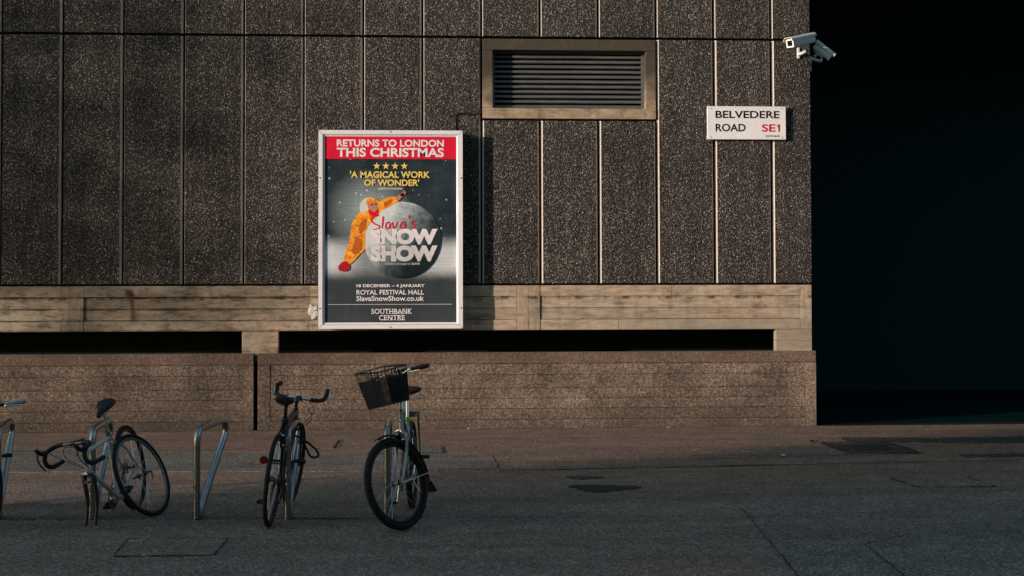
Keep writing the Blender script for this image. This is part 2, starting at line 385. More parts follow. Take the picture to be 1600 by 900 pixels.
# ------------------------------------------------------------------ setting: ground
def ground_sheet():
    mb = MB(); mb.poly([(-300, -300, 0), (300, -300, 0), (300, 300, 0), (-300, 300, 0)])
    mb.build('pavement', MAT['ground'], kind='structure')
ground_sheet()
def ragged(pts, amp=.02, step=.12):
    out = []
    for i, p in enumerate(pts):
        q = pts[(i + 1) % len(pts)]; L = math.dist(p, q); m = max(1, int(L / step))
        for j in range(m):
            t = j / m; a = amp if j else 0
            out.append((p[0] + (q[0] - p[0]) * t + rnd.uniform(-a, a), p[1] + (q[1] - p[1]) * t + rnd.uniform(-a, a)))
    return out
def patch(name, pts, mat, z, amp=.015, step=.12):
    q = ragged(pts, amp, step); mb = MB(); mb.prism([(x, y, z) for x, y in q], (0, 0, -z - .02 + .016))
    return mb.build(name, mat, kind='structure')
patch('asphalt_patch', [(-9, -1.9), (-4.6, -2.1), (.50, -3.0), (.56, -3.35), (.74, -3.4), (.73, -4.25), (-.6, -4.35), (-4.6, -4.1), (-9, -3.9)], MAT['patch'], .004, .02)
patch('asphalt_patch', [(2.51, -7.02), (2.9, -6.85), (6, -6.6), (9, -6.5), (9, -12), (2.0, -12), (2.22, -9.7)], MAT['patch'], .004, .02)
patch('asphalt_patch', [(2.8, -3.15), (4.2, -3.0), (3.9, -3.5), (2.9, -3.6)], MAT['patch'], .005, .03)
patch('asphalt_patch', [(3.45, -2.85), (4.7, -2.75), (4.9, -3.35), (3.85, -3.45)], MAT['patch'], .0045, .03)
patch('asphalt_patch', [(4.9, -1.55), (6.6, -1.75), (7.3, -1.5), (9, -1.6), (9, -2.2), (6.3, -2.35), (4.85, -2.05)], MAT['patch_d'], .006, .02)
patch('trench_strip', [(.74, -4.22), (6.1, -3.78), (10, -3.55), (10, -3.75), (6.1, -3.98), (.74, -4.42)], MAT['patch'], .0075, .012)
patch('trench_strip', [(5.6, -3.45), (10, -3.2), (10, -3.5), (5.6, -3.72)], MAT['patch_d'], .0065, .012)
patch('trench_strip', [(-5.5, -6.82), (-.35, -7.08), (1.2, -7.16), (1.2, -7.34), (-.4, -7.29), (-5.5, -7.05)], MAT['patch'], .004, .006)
patch('paving_band', [(-.60, -2.82), (-.50, -2.02), (.21, -2.16), (.22, -2.80)], MAT['patch'], .0075, .004)
patch('paving_band', [(-1.9, -2.20), (-1.85, -1.30), (-.96, -1.33), (-.98, -2.24)], MAT['ground'], .0055, .004)
def crack(name, pts, wd=.012, mat=None, z=.0095, wob=.008):
    P = smooth([(x, y, 0) for x, y in pts], 8) if len(pts) > 2 else [Vector((pts[0][0] + (pts[1][0] - pts[0][0]) * t / 24, pts[0][1] + (pts[1][1] - pts[0][1]) * t / 24, 0)) for t in range(25)]
    L, Rr = [], []
    for i, p in enumerate(P):
        a, b = P[max(0, i - 1)], P[min(len(P) - 1, i + 1)]; t = (b - a).normalized(); n = Vector((-t.y, t.x, 0))
        ww = wd * rnd.uniform(.25, 1) * (1 if 0 < i < len(P) - 1 else .3); o = n * rnd.uniform(-wob, wob)
        L.append(p + n * ww / 2 + o + Vector((0, 0, z))); Rr.append(p - n * ww / 2 + o + Vector((0, 0, z)))
    mb = MB(); n = len(P)
    mb.add(L + Rr, [(i, i + 1, n + i + 1, n + i) for i in range(n - 1)])
    return mb.build(name, mat or MAT['crack'], kind='structure')
for pts, wd in ([[(-9, -2.25), (-3.0, -2.28), (-.98, -2.24)], .035], [[(-.98, -2.22), (-.97, -1.40)], .03], [[(-1.35, -2.2), (-1.28, -1.5)], .018], [[(-1.9, -1.6), (-1.0, -1.62)], .015],
                [[(-.62, -2.83), (.22, -2.82)], .03], [[(2.50, -7.02), (2.38, -8.2), (2.22, -9.75)], .014], [[(2.946, -8.70), (3.414, -8.30)], .012], [[(2.95, -8.7), (2.85, -9.8)], .014],
                [[(3.41, -8.3), (5.5, -8.2)], .012], [[(-4.2, -5.6), (-3.4, -5.9), (-2.5, -5.75)], .012], [[(-2.6, -6.2), (-2.0, -5.95), (-1.55, -5.9)], .02], [[(-2.15, -6.0), (-1.75, -5.2)], .010],
                [[(-.9, -2.6), (-.2, -2.3)], .01], [[(.74, -3.1), (.75, -4.5)], .018], [[(.75, -4.45), (3.0, -4.25), (6.2, -4.02)], .02], [[(5, -.9), (6, -.95), (7.4, -.8)], .02],
                [[(-5.4, -7.07), (-2, -7.17), (-.4, -7.31)], .02], [[(1.0, -6.1), (1.7, -6.3)], .01], [[(6.1, -2.95), (9, -2.85)], .016]):
    crack('crack', pts, wd)
# chamber cover outlined by open joints in the foreground, and one further right
def cover(pts, label, mat, wd=.02, z=.0055, bolts=()):
    t = E('chamber_cover', (pts[0][0], pts[0][1], 0), label=label, category='utility cover', group='utility covers set in the pavement')
    o = Vector((pts[0][0], pts[0][1], 0)); mb = MB()
    mb.prism([(x - o.x, y - o.y, z) for x, y in pts], (0, 0, -z + .001)); mb.build('cover_plate', mat, t)
    for i in range(4):
        jb = MB(); a = Vector((*pts[i], 0)) - o; b = Vector((*pts[(i + 1) % 4], 0)) - o; tt = (b - a).normalized(); n = Vector((-tt.y, tt.x, 0)) * wd / 2
        L_, R_ = [], []
        for s0 in range(15):
            p = a + (b - a) * (s0 / 14 * .98 + .01) + Vector((0, 0, z + .003 + i * .0004)); k_ = rnd.choice((.12, .5, .8, 1)) * rnd.uniform(.5, 1)
            L_.append(p + n * k_); R_.append(p - n * k_)
        jb.add(L_ + R_, [(j, j + 1, 16 + j, 15 + j) for j in range(14)]); jb.build('joint', MAT['crack'], t)
    return t, o
cover([(-1.98, -8.75), (-1.34, -8.75), (-1.34, -8.10), (-2.02, -8.08)], 'square asphalt-filled cover with cracked joints in front of the stands', MAT['ground'], .022)
cover([(4.29, -5.90), (4.98, -5.95), (4.98, -5.30), (4.26, -5.28)], 'worn cover with one black open joint right of the puddle', MAT['ground'], .035)
t, o = cover([(4.50, -3.25), (5.28, -3.30), (5.30, -2.15), (4.52, -2.12)], 'dark sunken cover with broken edges beside the black passage', MAT['patch_d'], .05)
mb = MB(); mb.prism([(x - o.x, y - o.y, .0085) for x, y in ragged([(4.66, -3.0), (5.05, -3.05), (5.10, -2.5), (4.7, -2.45)], .02)], (0, 0, -.003)); mb.build('sunken_middle', MAT['crack'], t)
# pothole
pb = MB(); pts = []
for i in range(40):
    a = 2 * math.pi * i / 40; rr = 1 + .22 * math.sin(3 * a + 1) + rnd.uniform(-.14, .14)
    pts.append((1.56 + .27 * rr * math.cos(a), -5.74 + .22 * rr * math.sin(a), .0065))
pb.prism(pts, (0, 0, -.005)); pb.build('pothole', MAT['crack'], kind='structure')
pb = MB(); pts = [(x * .55 + .62, y * .5 - 2.15, .008) for x, y, z in pts]; pb.prism(pts, (0, 0, -.005)); pb.build('damp_stain', MAT['patch_d'], kind='structure')
# leaves and litter
def scrap(loc, size, mat, name, label, cat, rz=0.):
    t = MB(); n = 9; vs = []
    for i in range(n):
        a = 2 * math.pi * i / n; rr = size * (.55 + .45 * abs(math.cos(a * 1.5))) * rnd.uniform(.85, 1.1)
        vs.append((rr * math.cos(a), rr * math.sin(a) * .7, .006 + .25 * size * abs(math.sin(a)) + rnd.uniform(0, .1 * size)))
    vs.append((0, 0, .008)); t.add(vs, [(i, (i + 1) % n, n) for i in range(n)])
    o = t.build(name, mat, label=label, category=cat); o.location = (*loc, .004); o.rotation_euler = (0, 0, rz); return o
scrap((-1.711, -3.75), .045, MAT['leaf'], 'fallen_leaf', 'orange fallen leaf on the grey asphalt beside the black bicycle', 'leaf', .4)
scrap((5.15, -2.75), .05, MAT['leaf'], 'fallen_leaf', 'pale yellow leaf lying on the dark sunken cover', 'leaf', 1.2)
scrap((2.93, -2.9), .035, MAT['litter'], 'litter_scrap', 'small white scrap on the red asphalt left of the round grey patch', 'litter', .2)
scrap((3.73, -3.47), .05, MAT['litter'], 'litter_scrap', 'folded pale scrap on the thin grey trench line', 'litter', 2.)
scrap((4.45, -2.1), .07, MAT['kerb'], 'litter_scrap', 'grey scrap at the left corner of the dark sunken cover', 'litter', .8)
scrap((6.3, -.35), .04, MAT['litter'], 'litter_scrap', 'tiny white scrap in front of the black passage', 'litter', .8)
scrap((3.1, -.22), .04, MAT['litter'], 'litter_scrap', 'tiny pale scrap at the foot of the right low wall', 'litter', 1.8)
scrap((.60, -.2), .05, MAT['litter'], 'litter_scrap', 'pale scrap at the wall foot below the poster', 'litter', .3)

# ------------------------------------------------------------------ the building
B = E('concrete_building', (0, 0, 0), label='brutalist building faced with dark pebble panels above a pale board-marked beam', category='building')
core = MB()
core.box((-12, .10, 1.245), (.90, 6.5, 9)); core.box((.90, .25, 4.06), (2.88, 6.5, 4.86)); core.box((2.88, .10, 1.245), (5.00, 6.5, 9))
core.box((.90, .10, 1.245), (2.88, 6.5, 4.06)); core.box((.90, .10, 4.86), (2.88, 6.5, 9))
core.build('wall_core', MAT['core'], B)
G = .011; CW, CD = .022, .050
def panel(x0, x1, z0, z1, last=False):
    mb = MB(); r = x1 - G if not last else x1; l = x0 + G
    cr = 0 if last else CW
    cl = .012 if (x0 < .7 or z0 > 4.9) else CW  # left and top-row chamfers narrowed in place of shade on their edges
    z0 += .008; z1 -= .008
    F = [(l + cl, 0, z0), (r - cr, 0, z0), (r - cr, 0, z1), (l + cl, 0, z1)]
    D = [(l, CD, z0), (r, CD, z0), (r, CD, z1), (l, CD, z1)] if not last else [(l, CD, z0), (r, CD, z0), (r, CD, z1), (l, CD, z1)]
    K = [(l, .095, z0), (r, .095, z0), (r, .095, z1), (l, .095, z1)]
    mb.add(F, [(0, 1, 2, 3)], 0)
    mb.add(F + D, [(3, 0, 4, 7)], 1)
    mb.add(F + D, [(1, 2, 6, 5)], 0 if last else 1)
    mb.add(F + D, [(0, 1, 5, 4), (2, 3, 7, 6)], 0)
    mb.add(D + K, [(0, 1, 5, 4), (1, 2, 6, 5), (2, 3, 7, 6), (3, 0, 4, 7), (4, 5, 6, 7)], 0)
    dy = rnd.uniform(-.0025, .0025); mb.xf(lambda v: v + Vector((0, dy, 0)))
    return mb.build('cladding_panel', [MAT['agg'], MAT['margin']], B)
X0, PW = -5.2513, .7514
xs = [X0 + PW * i for i in range(-5, 14)] + [5.022]
for i in range(len(xs) - 1):
    a, b = xs[i], xs[i + 1]; last = i == len(xs) - 2
    if a > .7 and b < 3.1: panel(a, b, 1.834, 3.930)
    else: panel(a, b, 1.834, 4.983, last)
    panel(a, b, 4.999, 8.1, last)
# side return of the building along the passage
sd_ = MB()
sd_.box((4.985, .10, 1.834), (5.018, 6.5, 9)); sd_.build('side_wall', MAT['agg'], B)
# board marked beam
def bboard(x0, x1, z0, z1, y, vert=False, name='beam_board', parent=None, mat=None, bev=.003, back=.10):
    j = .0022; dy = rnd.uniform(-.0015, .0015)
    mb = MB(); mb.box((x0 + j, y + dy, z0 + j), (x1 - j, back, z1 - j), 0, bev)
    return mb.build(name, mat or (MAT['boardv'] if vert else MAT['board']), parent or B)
ZR = [1.818, 1.676, 1.529, 1.383, 1.2445]
def rows(x0, x1, offs, splits=()):
    for i in range(4):
        cuts = [x0] + [c for r_, c in splits if r_ == i] + [x1]
        for a, b in zip(cuts[:-1], cuts[1:]): bboard(a, b, ZR[i + 1], ZR[i], offs[i])
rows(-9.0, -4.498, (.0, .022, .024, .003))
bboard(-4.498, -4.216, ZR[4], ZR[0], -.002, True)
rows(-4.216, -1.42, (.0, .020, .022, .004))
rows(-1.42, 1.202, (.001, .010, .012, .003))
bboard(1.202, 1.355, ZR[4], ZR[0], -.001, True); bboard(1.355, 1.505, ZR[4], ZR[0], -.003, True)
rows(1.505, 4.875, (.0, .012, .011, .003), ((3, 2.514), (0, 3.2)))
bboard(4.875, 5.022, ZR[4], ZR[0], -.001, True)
# piers in the slot, and the dark void behind
pm = MB(); pm.box((-2.259, .012, .94), (-1.804, .16, 1.243), 0, .004); pm.build('slot_pier', MAT['board'], B)
for a, b, c, d in ((4.554, 5.020, 1.10, 1.243), (4.554, 4.72, .94, 1.098), (4.722, 5.020, .94, 1.098)):
    pm = MB(); pm.box((a, .006, c), (b, .14, d), 0, .002); pm.build('slot_pier', MAT['board'], B)
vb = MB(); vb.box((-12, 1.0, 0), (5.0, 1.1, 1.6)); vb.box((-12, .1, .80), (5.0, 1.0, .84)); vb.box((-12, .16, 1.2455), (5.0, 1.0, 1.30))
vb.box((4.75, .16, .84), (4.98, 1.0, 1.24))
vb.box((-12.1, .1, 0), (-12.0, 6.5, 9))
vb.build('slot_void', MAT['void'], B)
# louvred vent in a concrete surround
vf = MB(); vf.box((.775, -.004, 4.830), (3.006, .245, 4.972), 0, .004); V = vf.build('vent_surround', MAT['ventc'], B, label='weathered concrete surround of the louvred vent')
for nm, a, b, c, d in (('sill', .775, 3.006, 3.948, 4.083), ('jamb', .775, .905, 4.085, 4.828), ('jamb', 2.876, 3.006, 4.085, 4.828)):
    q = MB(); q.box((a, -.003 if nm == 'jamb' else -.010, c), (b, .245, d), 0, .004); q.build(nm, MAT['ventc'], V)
lf = MB()
x0, x1, z0, z1, yb = .907, 2.874, 4.085, 4.828, .245
lf.box((x0, .13, z0), (x0 + .03, yb, z1)); lf.box((x1 - .03, .13, z0), (x1, yb, z1)); lf.box((x0 + .03, .13, z1 - .02), (x1 - .03, yb, z1)); lf.box((x0 + .03, .13, z0), (x1 - .03, yb, z0 + .012))
LF = lf.build('louvre_frame', MAT['slat'], B)
for i in range(11):
    zc = z0 + .045 + i * .0645
    q = MB(); 
    prof = [(.150, zc - .026), (.141, zc - .020), (.138, zc - .010), (.141, zc + .000), (.152, zc + .008), (.175, zc + .016), (.215, zc + .026), (.215, zc + .023), (.176, zc + .012), (.154, zc + .003), (.145, zc - .004), (.142, zc - .012), (.145, zc - .019), (.152, zc - .023)]
    wv = [rnd.uniform(-.0015, .0015) for _ in range(9)]
    rings = []
    for j in range(9):
        xx = x0 + .031 + (x1 - x0 - .062) * j / 8
        rings.append([Vector((xx, y_, z_ + wv[j])) for y_, z_ in prof])
    q.loft(rings); q.build('louvre_slat', MAT['slat'], LF)

# low walls
def lowwall(x0, x1, ml, mr, label):
    T = E('low_wall', ((x0 + x1) / 2, 0, 0), label=label, category='wall', group='low board-marked walls at the building foot')
    ox = (x0 + x1) / 2; rowsz = [.968, .822, .684, .513, .383, .254, .116, 0.0]
    def bd(a, b, c, d, y, bev=.003):
        mb = MB(); j = .0019; mb.box((a + j - ox, y + rnd.uniform(-.002, .002), c + j), (b - j - ox, .098, d - j), 0, bev); mb.build('wall_board', MAT['low'], T)
    bd(x0, x1, rowsz[1], rowsz[0], -.040, .006)
    if ml: bd(x0, ml, 0, rowsz[1], -.040)
    if mr: bd(mr, x1, 0, rowsz[1], -.040)
    a = ml or x0; b = mr or x1
    for i in range(1, 7): bd(a, b, rowsz[i + 1], rowsz[i], -.036 + (.002 if i % 2 else 0) - (.006 if i == 6 else 0))
    bk = MB(); bk.box((x0 + .004 - ox, -.02, .002), (x1 - .004 - ox, .16, .945)); bk.build('wall_core', MAT['core'], T)
    return T
lowwall(-9.0, -2.106, None, -2.236, 'left brown concrete wall section ending at the black vertical gap')
lowwall(-2.058, 5.062, -1.902, 4.92, 'right brown concrete wall section running from the black gap to the passage corner')
# cement splash beside the poster case
sp = MB()
for cx_, cz_, r_ in ((-1.395, 1.50, .055), (-1.345, 1.46, .045), (-1.37, 1.42, .03), (-1.40, 1.56, .022), (-1.34, 1.53, .03)):
    ring = []
    for i in range(12):
        a = 2 * math.pi * i / 12; rr = r_ * rnd.uniform(.7, 1.2); ring.append(Vector((cx_ + rr * math.cos(a) * .8, -.0045, cz_ + rr * math.sin(a))))
    c0 = sum(ring, Vector()) / 12; sp.prism(ring, (0, .02, 0)); sp.add([v + Vector((0, -.0005, 0)) for v in ring] + [c0 + Vector((0, -.008, 0))], [(i, (i + 1) % 12, 12) for i in range(12)])
sp.build('cement_splash', MAT['splash'], B)

# black undercroft right of the corner
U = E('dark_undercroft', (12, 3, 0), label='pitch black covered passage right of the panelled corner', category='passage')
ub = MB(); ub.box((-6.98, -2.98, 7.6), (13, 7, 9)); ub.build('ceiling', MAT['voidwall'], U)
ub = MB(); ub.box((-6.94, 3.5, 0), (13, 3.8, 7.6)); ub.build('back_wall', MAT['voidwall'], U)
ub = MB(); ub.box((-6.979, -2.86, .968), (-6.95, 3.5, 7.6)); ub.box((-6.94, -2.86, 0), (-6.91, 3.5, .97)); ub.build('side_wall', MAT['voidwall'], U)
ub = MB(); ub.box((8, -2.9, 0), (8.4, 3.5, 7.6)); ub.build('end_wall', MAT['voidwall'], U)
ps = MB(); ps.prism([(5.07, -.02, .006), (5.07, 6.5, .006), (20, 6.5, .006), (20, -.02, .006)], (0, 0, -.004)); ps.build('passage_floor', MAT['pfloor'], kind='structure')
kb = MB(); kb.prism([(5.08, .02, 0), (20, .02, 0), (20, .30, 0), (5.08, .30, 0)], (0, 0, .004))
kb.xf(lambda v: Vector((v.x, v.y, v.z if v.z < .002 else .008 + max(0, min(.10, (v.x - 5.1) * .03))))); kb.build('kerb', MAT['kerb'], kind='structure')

# ------------------------------------------------------------------ street opposite (unseen; left and rear blocks added to cut sun and sky light)
def block(x0, x1, y0, y1, h, label, nx, nz, face):
    T = E('unseen_stone_building', ((x0 + x1) / 2, (y0 + y1) / 2, 0), label=label, category='building', group='buildings across the street')
    ox, oy = (x0 + x1) / 2, (y0 + y1) / 2
    mb = MB(); mb.box((x0 - ox, y0 - oy, 0), (x1 - ox, y1 - oy, h)); mb.build('wall', MAT['brick'], T)
    mb = MB(); mb.box((x0 - ox - .3, y0 - oy - .3, h), (x1 - ox + .3, y1 - oy + .3, h + .5)); mb.build('cornice', MAT['brick'], T)
    wm = None
    for i in range(nx):
        for j in range(nz):
            xx = x0 - ox + (i + .5) * (x1 - x0) / nx; zz = 2.2 + j * 3.4
            o = bpy.data.objects.new('window', wm) if wm else None
            if not wm:
                q = MB(); q.box((-.6, -.02, -.9), (.6, .10, .9)); o = q.build('window', MAT['win']); wm = o.data
            else: COL.objects.link(o)
            o.parent = T; o.location = (xx, y1 - oy, zz)
block(-61.8, -30, -84, -37.4, 19, 'unseen stone block added on the left to shade the foreground', 6, 4, 1)
block(-19, 34, -48, -36, 18, 'long unseen stone block added behind the camera to cut sky light', 12, 4, 1)
block(42, 62, -40, 6, 15, 'stone block closing the street on the right, outside the picture', 4, 4, 1)

# unseen trees added on the left: thin crowns dim that side of the wall
def tree(x, y, h, r, label, seed, nl=1500, low=.28):
    rr = random.Random(seed); T = E('added_shade_tree', (x, y, 0), label=label, category='tree', group='unseen plane trees added to dim the wall')
    q = MB(); q.tube(smooth([(0, 0, 0), (.08, .02, h * .3), (-.05, .06, h * .6), (.05, 0, h * .92)], 5), [.22 - .012 * i for i in range(16)], 10)
    tips = []
    for i in range(22):
        z0 = h * rr.uniform(low, .85); a_ = rr.uniform(0, 6.28); L = r * rr.uniform(.5, 1) * (1 - .4 * abs(z0 / h - .55))
        b = Vector((L * math.cos(a_), L * math.sin(a_), z0 + rr.uniform(.2, 1.2))); q.tube(smooth([(0, 0, z0), b * .5 + Vector((0, 0, z0 * .5 + .2)), b], 3), [.06 - .0075 * k__ for k__ in range(7)], 6); tips.append(b)
    q.build('trunk', MAT['bark'], T)
    q = MB()
    for i in range(nl):
        c_ = rr.choice(tips) * rr.uniform(.55, 1.02); c_ = Vector((c_.x, c_.y, max(c_.z, h * low + rr.uniform(0, .5)))) + Vector([rr.gauss(0, .42) for _ in range(3)])
        s_ = rr.uniform(.10, .17); u1 = Vector([rr.gauss(0, 1) for _ in range(3)]).normalized(); u2 = u1.cross(Vector([rr.gauss(0, 1) for _ in range(3)])).normalized()
        q.add([c_ - u1 * s_, c_ + u2 * s_ * .6, c_ + u1 * s_, c_ - u2 * s_ * .6], [(0, 1, 2, 3)])
    q.build('crown', MAT['foliage'], T, kind='stuff')
tree(-23.6, -8.4, 10.5, 3.4, 'unseen thin-crowned plane tree added on the left to dim the wall', 3, 2400, .45)
tree(-31.0, -11.2, 11.5, 3.6, 'second unseen thin-crowned plane tree added farther left to dim the wall', 5, 2600, .48)

# ------------------------------------------------------------------ text
def text_mesh(body, x0, x1, z0, z1, y=0., bold=0., shear=0., depth=0., space=1.):
    cu = bpy.data.curves.new('lettering', 'FONT'); cu.body = body; cu.offset = bold; cu.shear = shear; cu.extrude = depth; cu.resolution_u = 4; cu.space_character = space
    o = bpy.data.objects.new('lettering', cu); COL.objects.link(o)
    dg = bpy.context.evaluated_depsgraph_get(); me = bpy.data.meshes.new_from_object(o.evaluated_get(dg))
    bpy.data.objects.remove(o); bpy.data.curves.remove(cu)
    vx = [v.co.x for v in me.vertices]; vy = [v.co.y for v in me.vertices]
    ax, bx, ay, by = min(vx), max(vx), min(vy), max(vy)
    for v in me.vertices:
        c = v.co; v.co = (x0 + (c.x - ax) / (bx - ax) * (x1 - x0), y - c.z, z0 + (c.y - ay) / (by - ay) * (z1 - z0))
    return me
def text_obj(body, box, mat, parent, y, bold=0., shear=0., name='lettering', space=1.):
    me = text_mesh(body, *box, y, bold, shear, 0, space); me.name = name; me.materials.append(mat)
    o = bpy.data.objects.new(name, me); COL.objects.link(o); o.parent = parent; return o

# ------------------------------------------------------------------ poster case
PY = -.21
PC = E('poster_case', (-1.290, 0, 3.765), label='large white-framed poster case advertising a Christmas snow show, mounted on the pebble wall', category='poster')
W_, H_ = 1.803, 2.490       # outer size
q = MB(); q.box((.012, PY + .05, -H_ + .012), (W_ - .012, -.004, -.012)); q.build('backing_box', MAT['lip'], PC)
def bar(a, b, c, d, y0, y1, mitre, mat, name, bev=.004):
    q = MB(); q.prism([(x, y0, z) for x, z in mitre], (0, y1 - y0, 0)); return q.build(name, mat, PC)
fw = .050; O = [(0, 0), (W_, 0), (W_, -H_), (0, -H_)]; I = [(fw, -fw), (W_ - fw, -fw), (W_ - fw, -H_ + fw), (fw, -H_ + fw)]
for i in range(4):
    j = (i + 1) % 4; g = .0012
    m_ = [O[i], O[j], I[j], I[i]]; c_ = (sum(p[0] for p in m_) / 4, sum(p[1] for p in m_) / 4)
    m_ = [(c_[0] + (x - c_[0]) * (1 - g), c_[1] + (z - c_[1]) * (1 - g * 4)) for x, z in m_]
    bar(0, 0, 0, 0, PY, PY + .05, m_, MAT['alu'], 'frame_rail')
fi = .078; I2 = [(fi, -fi), (W_ - fi, -fi), (W_ - fi, -H_ + fi), (fi, -H_ + fi)]; I1 = [(fw + .004, -fw - .004), (W_ - fw - .004, -fw - .004), (W_ - fw - .004, -H_ + fw + .004), (fw + .004, -H_ + fw + .004)]
for i in range(4):
    j = (i + 1) % 4
    q = MB(); q.add([(I1[i][0], PY + .008, I1[i][1]), (I1[j][0], PY + .008, I1[j][1]), (I2[j][0], PY + .022, I2[j][1]), (I2[i][0], PY + .022, I2[i][1])], [(0, 1, 2, 3)])
    q.add([(I2[i][0], PY + .022, I2[i][1]), (I2[j][0], PY + .022, I2[j][1]), (I2[j][0], PY + .04, I2[j][1]), (I2[i][0], PY + .04, I2[i][1])], [(0, 1, 2, 3)])
    q.build('inner_rail', MAT['alu'], PC)
for x, z in ((.02, -2.235), (1.785, -2.235), (.9, -H_ + .02), (.9, -.02), (.02, -.6), (1.785, -.6)):
    q = MB(); q.cyl((x, PY - .003, z), (x, PY + .01, z), .009, 10); q.build('screw', MAT['screw'], PC)
# artwork sheet; art units are 1/207 of its width: a(x, y) gives sheet coordinates
SX, SZ = .0785, -.0785; SW, SH = W_ - .157, H_ - .157; k_ = SW / 207.2; kz = SH / 294.
YS = PY + .026
def a(x, y, lay=0): return (SX + (x - 507.4) * k_, YS - .0012 * lay, SZ - (y - 211.4) * kz)
sh = MB()
NXs, NZs = 28, 36
def wrinkle(u, v):
    w1 = math.exp(-((u - .93) ** 2 / .006 + (v - .80) ** 2 / .02)); return .006 * w1 * math.sin(v * 55 + u * 18) + .0012 * math.sin(u * 7 + v * 5)
vs = [(SX + SW * i / NXs, YS + .0075 - wrinkle(i / NXs, j / NZs), SZ - SH * j / NZs) for j in range(NZs + 1) for i in range(NXs + 1)]
sh.add(vs, [(j * (NXs + 1) + i, j * (NXs + 1) + i + 1, (j + 1) * (NXs + 1) + i + 1, (j + 1) * (NXs + 1) + i) for j in range(NZs) for i in range(NXs)], 0, True)
SHT = sh.build('poster_sheet', MAT['poster'], PC)
# shift lettering root so that object space of prints equals the sheet's
def tbox(x0, x1, y0, y1): p, q_ = a(x0, y1), a(x1, y0); return (p[0], q_[0], p[2], q_[2])
q = MB(); p0, p1 = a(507.4, 211.4, 0), a(714.6, 246.8, 0); q.poly([(p0[0], YS, p0[2]), (p1[0], YS, p0[2]), (p1[0], YS, p1[2]), (p0[0], YS, p1[2])]); q.build('red_banner', MAT['p_red'], SHT)
TX = [("RETURNS TO LONDON", (526, 695, 216, 227.2), 'p_white', .030, 0), ("THIS CHRISTMAS", (526, 695, 229, 243.6), 'p_white', .030, 0),
      ("'A MAGICAL WORK", (546.6, 672.8, 266, 276.9), 'p_yel', .028, 0), ("OF WONDER'", (569, 655.8, 279, 289.6), 'p_yel', .028, 0), ("EVENING STANDARD", (591, 629.7, 292.4, 295.4), 'p_white', .018, .3),
      ("SNOW", (579, 684.6, 357.2, 382.4), 'p_white', .066, 0), ("SHOW", (579, 684.6, 383.6, 409.2), 'p_white', .066, 0), ("Created and staged by", (602.4, 642.5, 411.2, 415.2), 'p_white', .0, 0), ("SLAVA", (643.8, 657, 411.0, 414.4), 'p_white', .03, 0),
      ("18 DECEMBER \u2013 4 JANUARY", (557, 664.4, 445, 451.2), 'p_white', .026, 0), ("ROYAL FESTIVAL HALL", (557, 663.2, 454.0, 461.6), 'p_white', .018, 0), ("SlavaSnowShow.co.uk", (557, 663.2, 463.4, 471.6), 'p_white', .018, 0)]
for tx, bx_, mt, bo, shr in TX:
    x0_, x1_, z0_, z1_ = tbox(*bx_); text_obj(tx, (x0_, x1_, z0_, z1_), MAT[mt], SHT, YS - (.004 if tx in ('SNOW', 'SHOW') else .0024 if len(tx) > 1 else 0), bo, shr, space=1 if tx not in ('SNOW', 'SHOW') else .93)
# serif arts-centre wordmark: letters plus hairline slab serifs
for tx, x0p, x1p, y0p, y1p in (("SOUTHBANK", 580.4, 644.4, 484, 492), ("CENTRE", 592.4, 633.2, 494, 502)):
    x0_, x1_, z0_, z1_ = tbox(x0p, x1p, y0p, y1p); text_obj(tx, (x0_, x1_, z0_, z1_), MAT['p_white'], SHT, YS - .0024, .012)
    q = MB(); n = len(tx); adv = (x1p - x0p) / n
    for i, ch in enumerate(tx):
        if ch in 'SOC': continue
        for yy in (y0p, y1p - .7):
            spans = ((.05, .40), (.55, .92)) if ch in 'HNKAUR' else ((.28, .70),) if ch == 'T' else ((.05, .45),)
            if ch == 'A' and yy == y0p: continue
            if ch == 'U' and yy != y0p: continue
            for u0, u1 in spans:
                A_, B_ = a(x0p + adv * (i + u0), yy + .7), a(x0p + adv * (i + u1), yy); q.poly([(A_[0], YS - .0026, A_[2]), (B_[0], YS - .0026, A_[2]), (B_[0], YS - .0026, B_[2]), (A_[0], YS - .0026, B_[2])])
    q.build('serifs', MAT['p_white'], SHT)
q = MB(); A_, B_ = a(512.6, 477.3), a(707.6, 476.6); q.poly([(A_[0], YS - .001, A_[2]), (B_[0], YS - .001, A_[2]), (B_[0], YS - .001, B_[2]), (A_[0], YS - .001, B_[2])]); q.build('rule_line', MAT['p_hair'], SHT)
for cx_ in (588.8, 603.3, 617.8, 632.3):
    q = MB(); P_ = []
    for i in range(10):
        an = math.pi / 2 + i * math.pi / 5; r_ = 6.1 if i % 2 == 0 else 2.5; c_ = a(cx_ + r_ * math.cos(an), 258 - r_ * math.sin(an)); P_.append((c_[0], YS - .0015, c_[2]))
    c_ = a(cx_, 258); P_.append((c_[0], YS - .0015, c_[2])); q.add(P_, [(i, (i + 1) % 10, 10) for i in range(10)]); q.build('star', MAT['p_yel'], SHT)
def flat(pts, mat, name, lay, k=5, label=None):
    P_ = smooth([(*[a(x, y)[0], 0, a(x, y)[2]],) for x, y in pts], k, True); q = MB()
    q.poly([(p.x, YS - .0003 - .00035 * lay, p.z) for p in P_]); return q.build(name, mat, SHT)
def disc(cx_, cy_, r_, mat, name, lay, n=72):
    q = MB(); q.poly([(a(cx_ + r_ * math.cos(2 * math.pi * i / n), 0)[0], YS - .0003 - .00035 * lay, a(0, cy_ + r_ * math.sin(2 * math.pi * i / n))[2]) for i in range(n)]); return q.build(name, mat, SHT)
disc(629.7, 375.5, 60.8, MAT['ball'], 'snowball_picture', 1)
flat([(562, 324), (564, 316), (568, 311), (576, 308), (584, 310), (582, 322), (572, 331), (565, 333)], MAT['p_hair'], 'hair_picture', 2)
